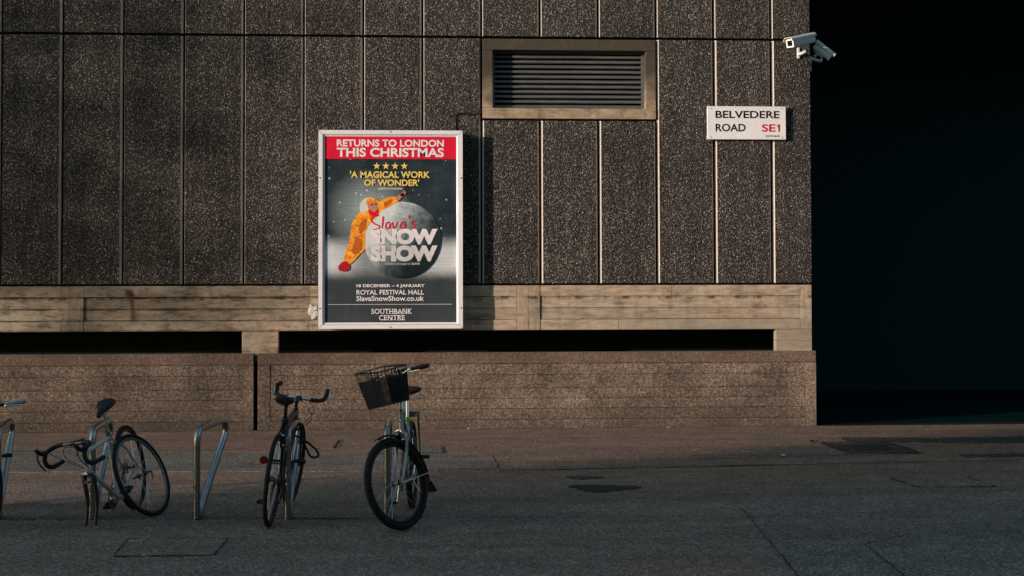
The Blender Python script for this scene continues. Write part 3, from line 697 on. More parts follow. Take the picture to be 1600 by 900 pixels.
flat([(572, 330), (583, 319), (596, 312), (609, 307), (620, 307), (623, 314), (610, 322), (598, 328), (590, 338), (578, 350), (572, 362), (571, 376), (570, 390), (562, 398), (553, 408), (545, 414), (537, 411), (540, 394), (546, 376), (548, 358), (553, 342), (562, 332)], MAT['suit'], 'suit_picture', 3)
flat([(619, 308), (627, 302), (632, 299), (630, 305), (622, 314)], MAT['p_skin'], 'hand_picture', 4)
flat([(574, 316), (582, 311), (590, 316), (591, 326), (585, 332), (577, 328)], MAT['p_skin'], 'face_picture', 4)
flat([(572, 317), (574, 310), (583, 308), (591, 312), (592, 316), (584, 313), (577, 317)], MAT['suit'], 'hood_picture', 5)
flat([(577, 327), (585, 331), (591, 325), (592, 332), (586, 338), (577, 334)], MAT['p_scr'], 'collar_picture', 5)
flat([(580, 319), (582, 318), (583, 320), (581, 321)], MAT['p_dark'], 'eye_picture', 5, 3); flat([(586, 318), (588, 317), (589, 319), (587, 320)], MAT['p_dark'], 'eye_picture', 5, 3)
for fx, fy in ((633, 297), (635, 299.5), (634.5, 302), (632, 304)): flat([(626, 303), (fx - 1, fy - .8), (fx, fy + .4), (628, 306)], MAT['p_skin'], 'finger_picture', 5, 3)
flat([(600, 316), (611, 311), (612, 316), (603, 322)], MAT['p_shade'], 'sleeve_shade_picture', 5); flat([(566, 345), (574, 342), (570, 358), (563, 366), (561, 354)], MAT['p_shade'], 'suit_shade_picture', 5); flat([(556, 372), (566, 376), (565, 390), (556, 398), (550, 392)], MAT['p_shade'], 'suit_shade_picture', 5)
flat([(529, 416), (537, 409), (545, 412), (546, 421), (539, 425), (530, 423)], MAT['p_shoe'], 'shoe_picture', 4)
for st_ in ([(548, 392), (556, 388), (566, 390)], [(551, 372), (560, 370), (568, 366)], [(556, 352), (564, 352), (570, 346)]):
    q = MB(); q.tube([Vector((a(x, y)[0], YS - .0018, a(x, y)[2])) for x, y in st_], .004, 4, flat=.1); q.build('fold_picture', MAT['p_dark'], SHT)
# hand-drawn name across the ball: brush strokes
STR = [[(592, 336), (584, 338), (580, 344), (586, 350), (593, 353), (591, 357), (583, 359)], [(599, 338), (598, 348), (597, 357)], [(609, 347), (604, 349), (603, 356), (608, 356), (610, 349), (610, 357)],
       [(613, 347), (616, 357), (622, 346)], [(633, 347), (628, 348), (626, 355), (631, 356), (634, 349), (635, 357)], [(641, 336), (639, 341)], [(650, 344), (645, 346), (644, 350), (649, 352), (648, 356), (643, 358)]]
for s_ in STR:
    P_ = smooth([(a(x, y)[0], 0, a(x, y)[2]) for x, y in s_], 6); n = len(P_); L_, R_ = [], []
    for i, p in enumerate(P_):
        t_ = (P_[min(n - 1, i + 1)] - P_[max(0, i - 1)]).normalized(); nn_ = Vector((-t_.z, 0, t_.x)); ww = .0088 * (1.15 - .45 * i / n)
        L_.append(p + nn_ * ww + Vector((0, YS - .0046, 0))); R_.append(p - nn_ * ww + Vector((0, YS - .0046, 0)))
    q = MB(); q.add(L_ + R_, [(i, i + 1, n + i + 1, n + i) for i in range(n - 1)]); q.build('brush_lettering', MAT['p_scr'], SHT)

cb = MB(); cb.tube(smooth([(.40, -.10, 3.755), (.405, -.03, 3.80), (.41, -.022, 3.93), (.43, -.022, 4.0), (.60, -.022, 4.008), (.72, -.022, 4.004), (.757, .0, 4.02), (.757, .04, 4.10)], 5), .008, 8)
cb.build('power_cable', MAT['dark'], label='thin black cable looping from the top of the poster case to a panel joint', category='cable')

# ------------------------------------------------------------------ street name sign
SG = E('street_sign', (3.662, 0, 3.686), label='white street name plate reading Belvedere Road SE1 near the corner', category='street sign')
q = MB(); q.box((0, -.062, 0), (1.025, -.030, .428), 0, .004); q.build('sign_plate', MAT['sign'], SG)
for x in (.15, .87):
    q = MB(); q.box((x - .03, -.029, .05), (x + .03, -.001, .38)); q.build('bracket', MAT['steel_d'], SG)
for x, z in ((.05, .03), (.975, .03), (.05, .398), (.975, .398)):
    q = MB(); q.cyl((x, -.0645, z), (x, -.055, z), .007, 8); q.build('screw', MAT['steel_d'], SG)
def sb(x0, x1, y0, y1): return ((x0 - 90) / 442 * 1.025, (x1 - 90) / 442 * 1.025, (785 - y1) / 189 * .428, (785 - y0) / 189 * .428)
text_obj('BELVEDERE', sb(136, 496, 622, 664), MAT['sign_k'], SG, -.0635, .022); text_obj('ROAD', sb(136, 305, 696, 740), MAT['sign_k'], SG, -.0635, .022)
text_obj('SE', sb(396, 472, 697, 741), MAT['sign_r'], SG, -.0635, .022)
x0_, x1_, z0_, z1_ = sb(480, 498, 697, 741); q = MB(); xm = x1_ - .022
q.poly([(xm, -.0635, z0_), (x1_, -.0635, z0_), (x1_, -.0635, z1_), (xm + .006, -.0635, z1_), (xm - .002, -.0635, z1_ - .013), (x0_ - .002, -.0635, z1_ - .018), (x0_ - .002, -.0635, z1_ - .034), (xm, -.0635, z1_ - .034)]); q.build('lettering', MAT['sign_r'], SG); text_obj('SOUTH BANK', sb(418, 497, 760, 770), MAT['sign_k'], SG, -.0635, .016)

# ------------------------------------------------------------------ cctv cameras
def cctv(loc, yaw, pitch, label, L=.46, shield=True):
    T = E('security_camera', loc, label=label, category='security camera', group='security cameras on the building corner')
    rot = Matrix.Rotation(yaw, 4, 'Z') @ Matrix.Rotation(pitch, 4, 'Y')     # local +x is where it looks
    def bld(mb, name, mat): mb.xf(lambda v: rot @ v); return mb.build(name, mat, T)
    q = MB(); prof = [(-.052, -.05), (.052, -.05), (.060, -.02), (.056, .045), (.035, .062), (-.035, .062), (-.056, .045), (-.060, -.02)]
    q.loft([[Vector((x, y * s_, z * s_)) for y, z in prof] for x, s_ in ((-L / 2, .90), (-L / 2 + .02, 1), (L / 2 - .03, 1), (L / 2, .97))]); q.smooth = [False] * len(q.f); bld(q, 'housing', MAT['cctv'])
    q = MB(); q.loft([[Vector((x, y, z)) for y, z in ((-.068, .03), (-.066, .058), (-.040, .078), (.040, .078), (.066, .058), (.068, .03), (.062, .034), (.060, .056), (.038, .070), (-.038, .070), (-.060, .056), (-.062, .034))] for x in (-L / 2 - .015, L / 2 + .045)])
    q.smooth = [False] * len(q.f); bld(q, 'sunshield', MAT['cctv'])
    q = MB(); q.box((L / 2, -.056, -.052), (L / 2 + .014, .056, -.034)); q.box((L / 2, -.056, .034), (L / 2 + .014, .056, .054)); q.box((L / 2, -.056, -.034), (L / 2 + .014, -.037, .034)); q.box((L / 2, .037, -.034), (L / 2 + .014, .056, .034)); bld(q, 'bezel', MAT['cctv_w'])
    q = MB(); q.box((L / 2 + .001, -.037, -.034), (L / 2 + .006, .037, .034)); bld(q, 'window', MAT['glass'])
    q = MB(); q.box((-.09, -.03, -.072), (.06, .03, -.050)); q.cyl((-.03, 0, -.12), (-.03, 0, -.06), .022); bld(q, 'swivel', MAT['cctv'])
    return T
def bracket(T, pts, plate, mats):
    o = Vector(T.location)
    q = MB(); q.tube([Vector(p) - o for p in smooth(pts, 4)], .021, 10); q.build('bracket_arm', mats, T)
    q = MB(); q.box([x - y for x, y in zip(plate[0], o)], [x - y for x, y in zip(plate[1], o)], 0, .004); q.build('mounting_plate', mats, T)
c1 = cctv((4.80, -.42, 4.90), R(180 + 38), R(14), 'pale grey security camera with white bezel pointing left, above the street sign')
bracket(c1, [(4.872, -.03, 4.80), (4.90, -.12, 4.80), (4.90, -.28, 4.80), (4.875, -.38, 4.81), (4.85, -.40, 4.84)], ((4.852, -.030, 4.745), (4.885, -.002, 4.885)), MAT['cctv'])
c2 = cctv((5.275, .30, 4.90), R(-15), R(40), 'shaded grey security camera tilted down to the right against the black passage', L=.25)
bracket(c2, [(5.05, .16, 4.76), (5.10, .17, 4.775), (5.20, .24, 4.76), (5.25, .29, 4.77), (5.262, .30, 4.80)], ((5.024, .10, 4.60), (5.075, .20, 4.80)), MAT['cctv'])
q = MB(); q.tube(smooth([(4.93, -.38, 4.88), (4.945, -.3, 4.78), (4.965, -.12, 4.71), (5.02, .0, 4.68), (5.06, .05, 4.66)], 5), .008, 8)
q.build('camera_cable', MAT['dark'], label='black cable drooping between the two security cameras', category='cable')

# ------------------------------------------------------------------ bicycle stands
def stand():
    T = E('bicycle_stand')
    P = [(0, 0, -.02), (0, 0, .50), (0, .004, .60), (0, .035, .655), (0, .10, .672), (.0, .30, .682), (0, .56, .690), (0, .625, .676), (0, .652, .63), (0, .640, .57), (0, .40, .35), (0, .13, .14), (0, .085, .09), (0, .075, .04), (0, .075, -.02)]
    D = []
    for i in range(len(P) - 1):
        D.append(P[i])
    D = [Vector(P[0]), Vector((0, 0, .1)), Vector((0, 0, .3))] + smooth(P[1:9], 4) + [Vector((0, .643, .575)), Vector((0, .44, .391)), Vector((0, .24, .208))] + smooth([(0, .14, .118), (0, .09, .07), (0, .076, .03), (0, .075, -.02)], 3)
    q = MB(); q.tube(D, .0255, 14); q.build('stand_tube', MAT['steel'], T)
    for y in (0, .075):
        q = MB(); q.cyl((0, y, 0), (0, y, .012), .034, 16); q.build('foot_collar', MAT['steel_d'], T)
    q = MB(); st = [Vector((0, .22, .679)), Vector((0, .40, .6855))]; q.tube(st, .0262, 14, cap=False); q.build('pale_sticker', MAT['steel'], T)
    return T
def copy_tree(o, parent=None):
    c = o.copy(); COL.objects.link(c)
    if parent: c.parent = parent
    for ch in list(o.children): copy_tree(ch, c)
    return c
SP = [(-3.19, -7.107, 'steel bicycle stand cut by the left edge, in front of the grey-gripped bicycle'), (-2.475, -7.166, 'steel bicycle stand holding the white racing bicycle with its front wheel off'), (-1.688, -7.228, 'empty steel bicycle stand with no bicycle on it'),
      (-1.005, -7.286, 'steel bicycle stand behind the black bicycle with red rear light'), (-.262, -7.343, 'steel bicycle stand behind the wheel of the basket bicycle')]
st0 = stand()
for i, (x, y, lab) in enumerate(SP):
    s_ = st0 if i == 0 else copy_tree(st0)
    s_.location = (x, y, 0); s_.rotation_euler = (0, 0, R((7, 1, -11, -2, 0)[i])); s_['label'] = lab; s_['category'] = 'bicycle stand'; s_['group'] = 'steel bicycle stands in a row'

# ------------------------------------------------------------------ bicycles
def wheel_parts(parent, c, Rw, xf, rimmat, tw=.017, axle=.05, spokes=32, rear=False, rootlevel=False):
    """tyre, spokes and hub under a rim; wheel plane is local x-z, axle along y"""
    c = Vector(c)
    def circ(r, y=0, n=56): return [c + Vector((r * math.cos(2 * math.pi * i / n), y, r * math.sin(2 * math.pi * i / n))) for i in range(n)]
    q = MB(); q.tube(circ(Rw - tw * 2 - .006), .010, 8, closed=True, flat=1.3); q.xf(xf); W = q.build('rim' if rootlevel else 'wheel', rimmat, parent)
    P = parent if rootlevel else W
    q = MB(); q.tube(circ(Rw - tw), tw, 12, closed=True); q.xf(xf); q.build('tyre', MAT['tyre'], P)
    q = MB(); q.cyl(c + Vector((0, -axle, 0)), c + Vector((0, axle, 0)), .012, 10)
    for s in (-1, 1): q.cyl(c + Vector((0, s * .028, 0)), c + Vector((0, s * .032, 0)), .024, 14)
    q.xf(xf); q.build('hub', MAT['steel_d'], P)
    q = MB()
    for i in range(spokes):
        an = 2 * math.pi * (i + .5) / spokes; s = 1 if i % 2 else -1; off = (.9 if (i // 2) % 2 else -.9)
        h = c + Vector((.022 * math.cos(an + off), s * .030, .022 * math.sin(an + off))); r_ = c + Vector(((Rw - .045) * math.cos(an), 0, (Rw - .045) * math.sin(an)))
        q.tube([h, r_], .0011, 4, cap=False)
    q.xf(xf); q.build('spokes', MAT['chrome'], P, kind='stuff')
    return W

def bicycle(p, root_loc, heading, lean, label, **fl):
    T = E('bicycle', root_loc, (0, 0, 0), label=label, category='bicycle', group='bicycles parked at the stands')
    T.rotation_euler = (Matrix.Rotation(heading, 4, 'Z') @ Matrix.Rotation(lean, 4, 'X')).to_euler()
    Rw, wb, BB = p['R'], p['wb'], Vector(p['BB'])
    pit = p.get('pitch', 0); hubr = Vector((0, 0, Rw)); Mp = Matrix.Translation(hubr) @ Matrix.Rotation(pit, 4, 'Y') @ Matrix.Translation(-hubr)
    ang = R(p.get('head', 71)); av = Vector((-math.cos(ang), 0, math.sin(ang)))
    fh = Vector((wb, 0, Rw)); rake = p.get('rake', .05); A = fh - Vector((math.sin(ang), 0, math.cos(ang))) * rake
    on = lambda d: A + av * d
    Ms = Matrix.Translation(A) @ Matrix.Rotation(p['steer'], 4, av) @ Matrix.Translation(-A)
    body = lambda v: Mp @ v
    fr = lambda v: Mp @ (Ms @ v)
    fm = p['paint']
    def bd(q, name, mat, f=body, parent=T, **kw): q.xf(f); return q.build(name, mat, parent, **kw)
    dcr, dht, dst = p['crown'], p['headtop'], p['stemtop']
    St = Vector(p['seattop']); sad = Vector(p['saddle']); sax = (St - BB).normalized()
    ho = Vector((0, 0, 0))
    q = MB(); tr = p.get('tube', .016)
    q.tube([on(dcr), on(dht)], .019, 12); q.tube([BB, St], tr, 12)
    q.tube([on(dcr + .035), BB], tr * 1.12, 12)
    q.tube([on(dht - .03), p['tt'] and Vector(p['tt']) or St - sax * .03], tr * .95, 12)
    if p.get('twin'): q.tube([on(dcr + .06), Vector(p['twin'])], tr * .8, 10)
    q.cyl(BB + Vector((0, -.036, 0)), BB + Vector((0, .036, 0)), .021, 14)
    for s in (-1, 1):
        q.tube([BB + Vector((-.03, s * .022, 0)), hubr + Vector((.16, s * .045, .0)), hubr + Vector((0, s * .062, 0))], [.011, .009, .008], 8)
        q.tube([St - sax * p.get('stay', .03) + Vector((0, s * .012, 0)), hubr + Vector((.10, s * .045, .20)), hubr + Vector((0, s * .062, .0))], [.008, .008, .007], 8)
    F = bd(q, 'frame', fm)
    if p.get('badge'):
        q = MB(); c_ = on((dcr + dht) / 2) + Vector((.020, 0, .002)); q.cyl(c_ - Vector((.004, 0, 0)), c_ + Vector((.002, 0, 0)), .013, 12); bd(q, 'head_badge', MAT['chrome'], fr, F)
    # fork
    q = MB(); fw_ = p.get('forkw', .050)
    q.tube([on(dcr - .005), on(dcr + .01)], .021, 12)
    for s in (-1, 1):
        q.tube(smooth([on(dcr - .004) + Vector((0, s * .020, 0)), on(dcr - .03) + Vector((0, s * fw_, 0)), on(dcr * .45) + Vector((0.002, s * fw_, 0)), fh + Vector((0, s * fw_, 0))], 4), [r__ * p.get('bladek', 1) for r__ in [.0135] * 5 + [.012] * 4 + [.009] * 4], 10)
    bd(q, 'fork', p.get('forkmat', fm), fr)
    if p.get('tips'):
        for s in (-1, 1):
            q = MB(); q.box(tuple(fh + Vector((-.009, s * fw_ - .004, -.022))), tuple(fh + Vector((.009, s * fw_ + .004, .012)))); bd(q, 'dropout', MAT['chrome'], fr)
    # stem
    q = MB(); sx = on(dst); bc = sx + Vector(p['reach'])
    q.tube([on(dht), on(dst)], .0125, 10); q.tube([on(dst - .01), bc], [.016, .014], 10); q.cyl(bc + Vector((0, -.022, 0)), bc + Vector((0, .022, 0)), .019, 12)
    bd(q, 'stem', p.get('stemmat', MAT['paint_k']), fr)
    # handlebar
    bt = p['bar']; q = MB(); gm = p['grip']
    if bt == 'drop' or bt == 'bull':
        half = []
        if bt == 'drop': half = [(0, 0, 0), (0, .06, 0), (.002, .15, 0), (.02, .19, -.004), (.075, .21, -.012), (.115, .213, -.045), (.118, .214, -.09), (.085, .216, -.128), (.03, .218, -.138), (-.03, .22, -.140)]
        else: half = [(0, 0, 0), (0, .06, 0), (.0, .12, -.004), (.006, .165, .000), (.035, .19, .012), (.065, .20, .045), (.082, .203, .090)]
        L_ = smooth([bc + Vector(h) for h in half], 4); Rr = smooth([bc + Vector((h[0], -h[1], h[2])) for h in half], 4)
        q.tube([bc + Vector((0, -.10, 0)), bc + Vector((0, .10, 0))], .0135, 12); HB = bd(q, 'handlebar', MAT['chrome'] if bt == 'bull' else MAT['steel_d'], fr)
        for P_ in (L_, Rr):
            q = MB(); i0 = 6; q.tube(P_[i0:], .0165, 12); bd(q, 'bar_tape', gm, fr, HB)
        for s in (-1, 1):
            if bt == 'drop':
                q = MB(); h0 = bc + Vector((.085, s * .211, -.012))
                q.tube(smooth([h0, h0 + Vector((.04, 0, .012)), h0 + Vector((.065, 0, .045)), h0 + Vector((.062, 0, .062))], 3), [.017] * 4 + [.016] * 3 + [.015] * 2 + [.010], 10); bd(q, 'brake_hood', MAT['tape'], fr, HB)
                q = MB(); q.tube(smooth([h0 + Vector((.062, 0, .03)), h0 + Vector((.085, s * .004, -.01)), h0 + Vector((.075, s * .010, -.07)), h0 + Vector((.055, s * .014, -.115))], 4), [.008] * 4 + [.007] * 5 + [.006] * 4, 8, flat=.6); bd(q, 'brake_lever', MAT['steel_d'], fr, HB)
                q = MB(); q.tube([h0 + Vector((.060, s * .012, -.085)), h0 + Vector((.052, s * .015, -.125))], .008, 8, flat=.6); bd(q, 'lever_tip', MAT['chrome'], fr, HB)
            else:
                q = MB(); e = bc + Vector((.084, s * .203, .088))
                q.tube([e, e + Vector((.015, 0, .012)), e + Vector((.0, s * .02, -.05)), e + Vector((-.04, s * .012, -.09))], .007, 8); bd(q, 'brake_lever', MAT['chrome'], fr, HB)
                if s > 0:
                    q = MB(); q.box(tuple(e + Vector((-.02, -.035, -.015))), tuple(e + Vector((.02, -.005, .02))), 0, .006); bd(q, 'bar_end_mount', MAT['tape'], fr, HB)
    else:
        if bt == 'city': half = [(0, 0, 0), (.0, .04, .0), (.004, .08, .018), (.0, .115, .028), (-.012, .15, .030)]; ge = (-.012, .15, .030), (-.045, .285, .030)
        else: half = [(0, 0, 0), (0, .06, 0), (-.005, .12, .006), (-.015, .19, .008)]; ge = (-.015, .19, .008), (-.055, .31, .008)
        pts = [bc + Vector((h[0], -h[1], h[2])) for h in half[::-1]] + [bc + Vector(h) for h in half[1:]]
        q.tube(smooth(pts, 4), .0115, 10); HB = bd(q, 'handlebar', MAT['chrome'] if bt == 'city' else MAT['paint_k'], fr)
        for s in (-1, 1):
            g0, g1 = (bc + Vector((x, s * y, z)) for x, y, z in ge); d = (g1 - g0).normalized()
            q = MB(); q.tube([g0, g0 + d * .01, g1 - d * .01, g1], [.0165, .0165, .018, .015], 12); bd(q, 'grip', gm, fr, HB)
            q = MB(); k0 = g0 - d * .015; fwd = Vector((.8, 0, -.3)).normalized()
            q.tube(smooth([k0, k0 + fwd * .035, k0 + fwd * .045 + d * .05, k0 + fwd * .055 + d * .11], 3), [.009] * 3 + [.0065] * 7, 8); q.cyl(k0 - d * .012, k0 + d * .012, .018, 10); bd(q, 'brake_lever', MAT['chrome'], fr, HB)
        if bt == 'city':
            q = MB(); c_ = bc + Vector((.01, .045, .045)); q.loft([[c_ + Vector((r_ * math.cos(t * math.pi / 6), r_ * math.sin(t * math.pi / 6), z)) for t in range(12)] for r_, z in ((.024, 0), (.026, .008), (.022, .020), (.010, .026), (.002, .027))]); bd(q, 'bell', MAT['chrome'], fr, HB)
            q = MB(); q.cyl(c_ + Vector((0, 0, -.03)), c_, .010); q.box(tuple(c_ + Vector((-.03, .02, -.012))), tuple(c_ + Vector((.01, .05, .004)))); bd(q, 'bell_mount', MAT['tape'], fr, HB)
    # seat post and saddle
    q = MB(); q.tube([St - sax * .02, sad + Vector((0, 0, -.045))], .0135, 10); bd(q, 'seat_post', MAT['chrome'] if p.get('postbright', True) else MAT['paint_k'])
    q = MB(); q.cyl(St - sax * .012, St + sax * .012, .020, 12); bd(q, 'seat_clamp', MAT['steel_d'])
    wd = p.get('sadw', .075); rings = []
    for x, hw, zt, th in ((-.135, .030, .006, .020), (-.13, wd * .8, .010, .040), (-.10, wd, .014, .050), (-.05, wd * .92, .008, .046), (0, wd * .55, 0, .038), (.05, wd * .34, -.002, .034), (.10, wd * .27, -.004, .032), (.135, wd * .20, -.012, .026), (.145, .008, -.02, .012)):
        rings.append([sad + Vector((x, hw * math.cos(t * math.pi / 6), zt + (th * .5 * math.sin(t * math.pi / 6) if t <= 6 else th * .85 * math.sin(t * math.pi / 6)) - th * .45)) for t in range(12)])
    q = MB(); q.loft(rings); Sd = bd(q, 'saddle', p.get('sadmat', MAT['saddle_k']))
    q = MB()
    for s in (-1, 1): q.tube(smooth([sad + Vector((-.11, s * .035, -.03)), sad + Vector((-.04, s * .022, -.062)), sad + Vector((.04, s * .022, -.062)), sad + Vector((.11, s * .008, -.035))], 3), .0035, 6)
    bd(q, 'saddle_rails', MAT['chrome'], body, Sd)
    # wheels
    wheel_parts(T, hubr, Rw, body, p['rimmat'], p.get('tw', .017))
    if not p.get('nofront'): wheel_parts(T, fh, Rw, fr, p['rimmat'], p.get('tw', .017))
    # transmission, on the bike's right (local -y)
    q = MB(); n = 40; y = -.045; P0 = []
    for i in range(n):
        r_ = p.get('ring', .085) * (1 + .025 * (i % 2)); P0.append(BB + Vector((r_ * math.cos(2 * math.pi * i / n), y, r_ * math.sin(2 * math.pi * i / n))))
    P1 = [BB + (v - BB - Vector((0, y, 0))) * .80 + Vector((0, y, 0)) for v in P0]
    q.add(P0 + P1 + [v + Vector((0, .004, 0)) for v in P0 + P1], [(i, (i + 1) % n, n + (i + 1) % n, n + i) for i in range(n)] + [(2 * n + i, 2 * n + (i + 1) % n, 3 * n + (i + 1) % n, 3 * n + i) for i in range(n)] + [(i, (i + 1) % n, 2 * n + (i + 1) % n, 2 * n + i) for i in range(n)])
    for i in range(5):
        an = 2 * math.pi * i / 5; q.tube([BB + Vector((0, y + .002, 0)), BB + Vector((.07 * math.cos(an), y + .002, .07 * math.sin(an)))], .006, 6)
    bd(q, 'chainring', MAT['steel_d'])
    ca = p.get('crank', 1.2)
    for s in (-1, 1):
        an = ca if s > 0 else ca + math.pi; e = BB + Vector((.17 * math.cos(an), s * .075, .17 * math.sin(an)))
        q = MB(); q.tube([BB + Vector((0, s * .052, 0)), e], [.014, .010], 10, flat=.6); CA = bd(q, 'crank_arm', MAT[p.get('crankmat', 'chrome')])
        q = MB(); b0 = e + Vector((0, s * .01, 0)); b1 = e + Vector((0, s * .095, 0))
        q.cyl(e, b1, .008, 8)
        for dx in (-.035, .035): q.box(tuple(Vector((b0.x + dx - .006, min(b0.y + s * .012, b1.y), b0.z - .011))), tuple(Vector((b0.x + dx + .006, max(b0.y + s * .012, b1.y), b0.z + .011))))
        q.box((b0.x - .035, min(b1.y - s * .008, b1.y), b0.z - .011), (b0.x + .035, max(b1.y - s * .008, b1.y), b0.z + .011)); q.box((b0.x - .035, min(b0.y + s * .012, b0.y + s * .020), b0.z - .011), (b0.x + .035, max(b0.y + s * .012, b0.y + s * .020), b0.z + .011))
        bd(q, 'pedal', MAT['paint_k'], body, CA)
    rg = p.get('ring', .085); q = MB(); ct = []
    for i in range(9): ct.append(BB + Vector((rg * math.cos(math.pi / 2 - i * math.pi / 8), y, rg * math.sin(math.pi / 2 - i * math.pi / 8))))
    for i in range(7): ct.append(hubr + Vector((-.035 * math.cos(-math.pi / 2 + i * math.pi / 6), y, -.035 * -math.sin(-math.pi / 2 + i * math.pi / 6))))
    q.tube(ct, .0045, 6, closed=True); bd(q, 'chain', MAT['steel_d'])
    q = MB(); q.cyl(hubr + Vector((0, -.052, 0)), hubr + Vector((0, -.034, 0)), .036, 20); q.cyl(hubr + Vector((0, -.038, 0)), hubr + Vector((0, -.030, 0)), .045, 20); bd(q, 'sprockets', MAT['steel_d'])
    if p.get('derail'):
        q = MB(); q.tube([hubr + Vector((.0, -.065, -.02)), hubr + Vector((.02, -.07, -.07)), hubr + Vector((.03, -.05, -.15))], [.013, .016, .010], 8); q.cyl(hubr + Vector((.03, -.058, -.15)), hubr + Vector((.03, -.042, -.15)), .022, 12); bd(q, 'derailleur', MAT['steel_d'])
    # brakes
    if p.get('caliper', True):
        for f, base, nm in ((fr, on(dcr + .005) + Vector((.03, 0, 0)), 1), (body, hubr + Vector((.19, 0, Rw * .86)), 0)):
            q = MB()
            for s in (-1, 1): q.tube(smooth([base + Vector((0, -s * .012, .02)), base + Vector((.006, s * .03, .008)), base + Vector((.004, s * .032, -.03)), base + Vector((0, s * .016, -.05))], 3), .006, 8, flat=.7)
            q.cyl(base + Vector((-.02, 0, .008)), base + Vector((.02, 0, .008)), .008, 8); q.box(tuple(base + Vector((-.02, .014, -.058))), tuple(base + Vector((.02, .022, -.044)))); q.box(tuple(base + Vector((-.02, -.022, -.058))), tuple(base + Vector((.02, -.014, -.044))))
            bd(q, 'brake_caliper', MAT['chrome'], f)
    # cables
    q = MB(); c0 = bc
    loops = p.get('cables') or [[(.10, .18, .0), (.16, .10, .04), (.12, .02, -.06), (.02, .0, -.16)], [(.10, -.18, .0), (.17, -.08, .02), (.10, .0, -.1), (.0, .01, -.20)]]
    for l_ in loops: q.tube(smooth([c0 + Vector(x) for x in l_], 6), .0026, 6)
    bd(q, 'brake_cable', MAT['dark'], fr)
    # mudguards
    if p.get('guards'):
        for f, c_, a0, a1 in ((fr, fh, R(-8), R(205 - 30)), (body, hubr, R(38), R(190))):
            # angle measured from forward (+x) over the top to the rear
            if f is fr: a0, a1 = R(72), R(190)
            q = MB(); rr = Rw + .018; n = 26; rings = []
            for i in range(n + 1):
                an = a0 + (a1 - a0) * i / n; k0 = Vector((math.cos(an), 0, math.sin(an)))
                rings.append([c_ + k0 * (rr - .006) + Vector((0, -.028, 0)), c_ + k0 * (rr + .006) + Vector((0, -.016, 0)), c_ + k0 * (rr + .009), c_ + k0 * (rr + .006) + Vector((0, .016, 0)), c_ + k0 * (rr - .006) + Vector((0, .028, 0)),
                              c_ + k0 * (rr + .003) + Vector((0, .014, 0)), c_ + k0 * (rr + .006), c_ + k0 * (rr + .003) + Vector((0, -.014, 0))])
            q.loft(rings); q.smooth = [False] * len(q.f)
            if f is fr:
                k0 = Vector((math.cos(a1), 0, math.sin(a1))); e = c_ + k0 * (rr + .006)
                q.prism([e + Vector((0, -.030, .01)), e + Vector((0, .030, .01)), e + Vector((-.028, .042, -.075)), e + Vector((-.028, -.042, -.075))], (-.004, 0, 0))
            G_ = bd(q, 'mudguard', MAT['paint_k'], f)
            q = MB()
            for s in (-1, 1):
                an = a1 - R(12); k0 = Vector((math.cos(an), 0, math.sin(an))); q.tube([c_ + Vector((0, s * .06, 0)), c_ + k0 * rr + Vector((0, s * .03, 0))], .0022, 6)
            bd(q, 'mudguard_stay', MAT['chrome'], f, G_)
    if p.get('basket'):
        b0 = bc + Vector((.045, 0, -.18)); hb = .25
        def bp(u, v, t): # u across -1..1, v depth 0..1, t height 0..1
            g = .80 + .20 * t; return b0 + Vector((.02 * (1 - t) + (.245 * v) * g, u * .142 * g + .012 + .0, t * hb + .02 * v * t))
        q = MB()
        def loop(t, r): q.tube([bp(-1, 0, t), bp(0, 0, t), bp(1, 0, t), bp(1, .5, t), bp(1, 1, t), bp(0, 1, t), bp(-1, 1, t), bp(-1, .5, t)], r, 6, closed=True)
        loop(1, .0058); loop(.74, .003); loop(0, .005)
        for u, v in ((-1, 0), (1, 0), (1, 1), (-1, 1), (0, 1), (0, 0), (1, .5), (-1, .5)): q.tube([bp(u, v, 0), bp(u, v, 1)], .0034, 5)
        BK = bd(q, 'basket', MAT['paint_k'], fr)
        q = MB(); pm_ = []
        N = 34
        for side in range(4):
            for i in range(N):
                s0 = i / N; u, v = ((-1 + 2 * s0, 0), (1, s0), (1 - 2 * s0, 1), (-1, 1 - s0))[side]
                top = .74 if i % 4 else 1.0
                q.tube([bp(u, v, 0), bp(u, v, top)], .0023, 3, cap=False)
        for j in range(24):
            t = j / 24 * .74; q.tube([bp(-1, 0, t), bp(1, 0, t), bp(1, 1, t), bp(-1, 1, t)], .0023, 3, closed=True)
        for i in range(1, 26): u = -1 + 2 * i / 26; q.tube([bp(u, 0, 0), bp(u, 1, 0)], .0018, 3, cap=False)
        for i in range(1, 20): v = i / 20; q.tube([bp(-1, v, 0), bp(1, v, 0)], .0018, 3, cap=False)
        bd(q, 'wire_mesh', MAT['paint_k'], fr, BK, kind='stuff')
        q = MB(); q.tube([bp(-.25, 0, .8), bc + Vector((.0, -.05, -.01))], .006, 6); q.tube([bp(.25, 0, .8), bc + Vector((.0, .05, -.01))], .006, 6); bd(q, 'basket_bracket', MAT['chrome'], fr, BK)
    if p.get('rack'):
        q = MB(); z_ = Rw * 2 + .075
        for s in (-1, 1):
            q.tube(smooth([Vector((.20, s * .05, z_)), Vector((.0, s * .06, z_)), Vector((-.20, s * .06, z_)), Vector((-.26, s * .0, z_))], 4), .005, 8)
            for dx in (-.10, .02): q.tube([Vector((dx, s * .06, z_)), hubr + Vector((.005, s * .075, .01))], .0045, 6)
        for x in (-.15, -.05, .05, .15): q.tube([Vector((x, -.06, z_)), Vector((x, .06, z_))], .004, 6)
        q.tube([Vector((.20, 0, z_)), St - sax * .05], .005, 6); q.tube([Vector((.20, -.05, z_)), Vector((.20, .05, z_))], .005, 6)
        bd(q, 'luggage_rack', MAT['steel_d'])
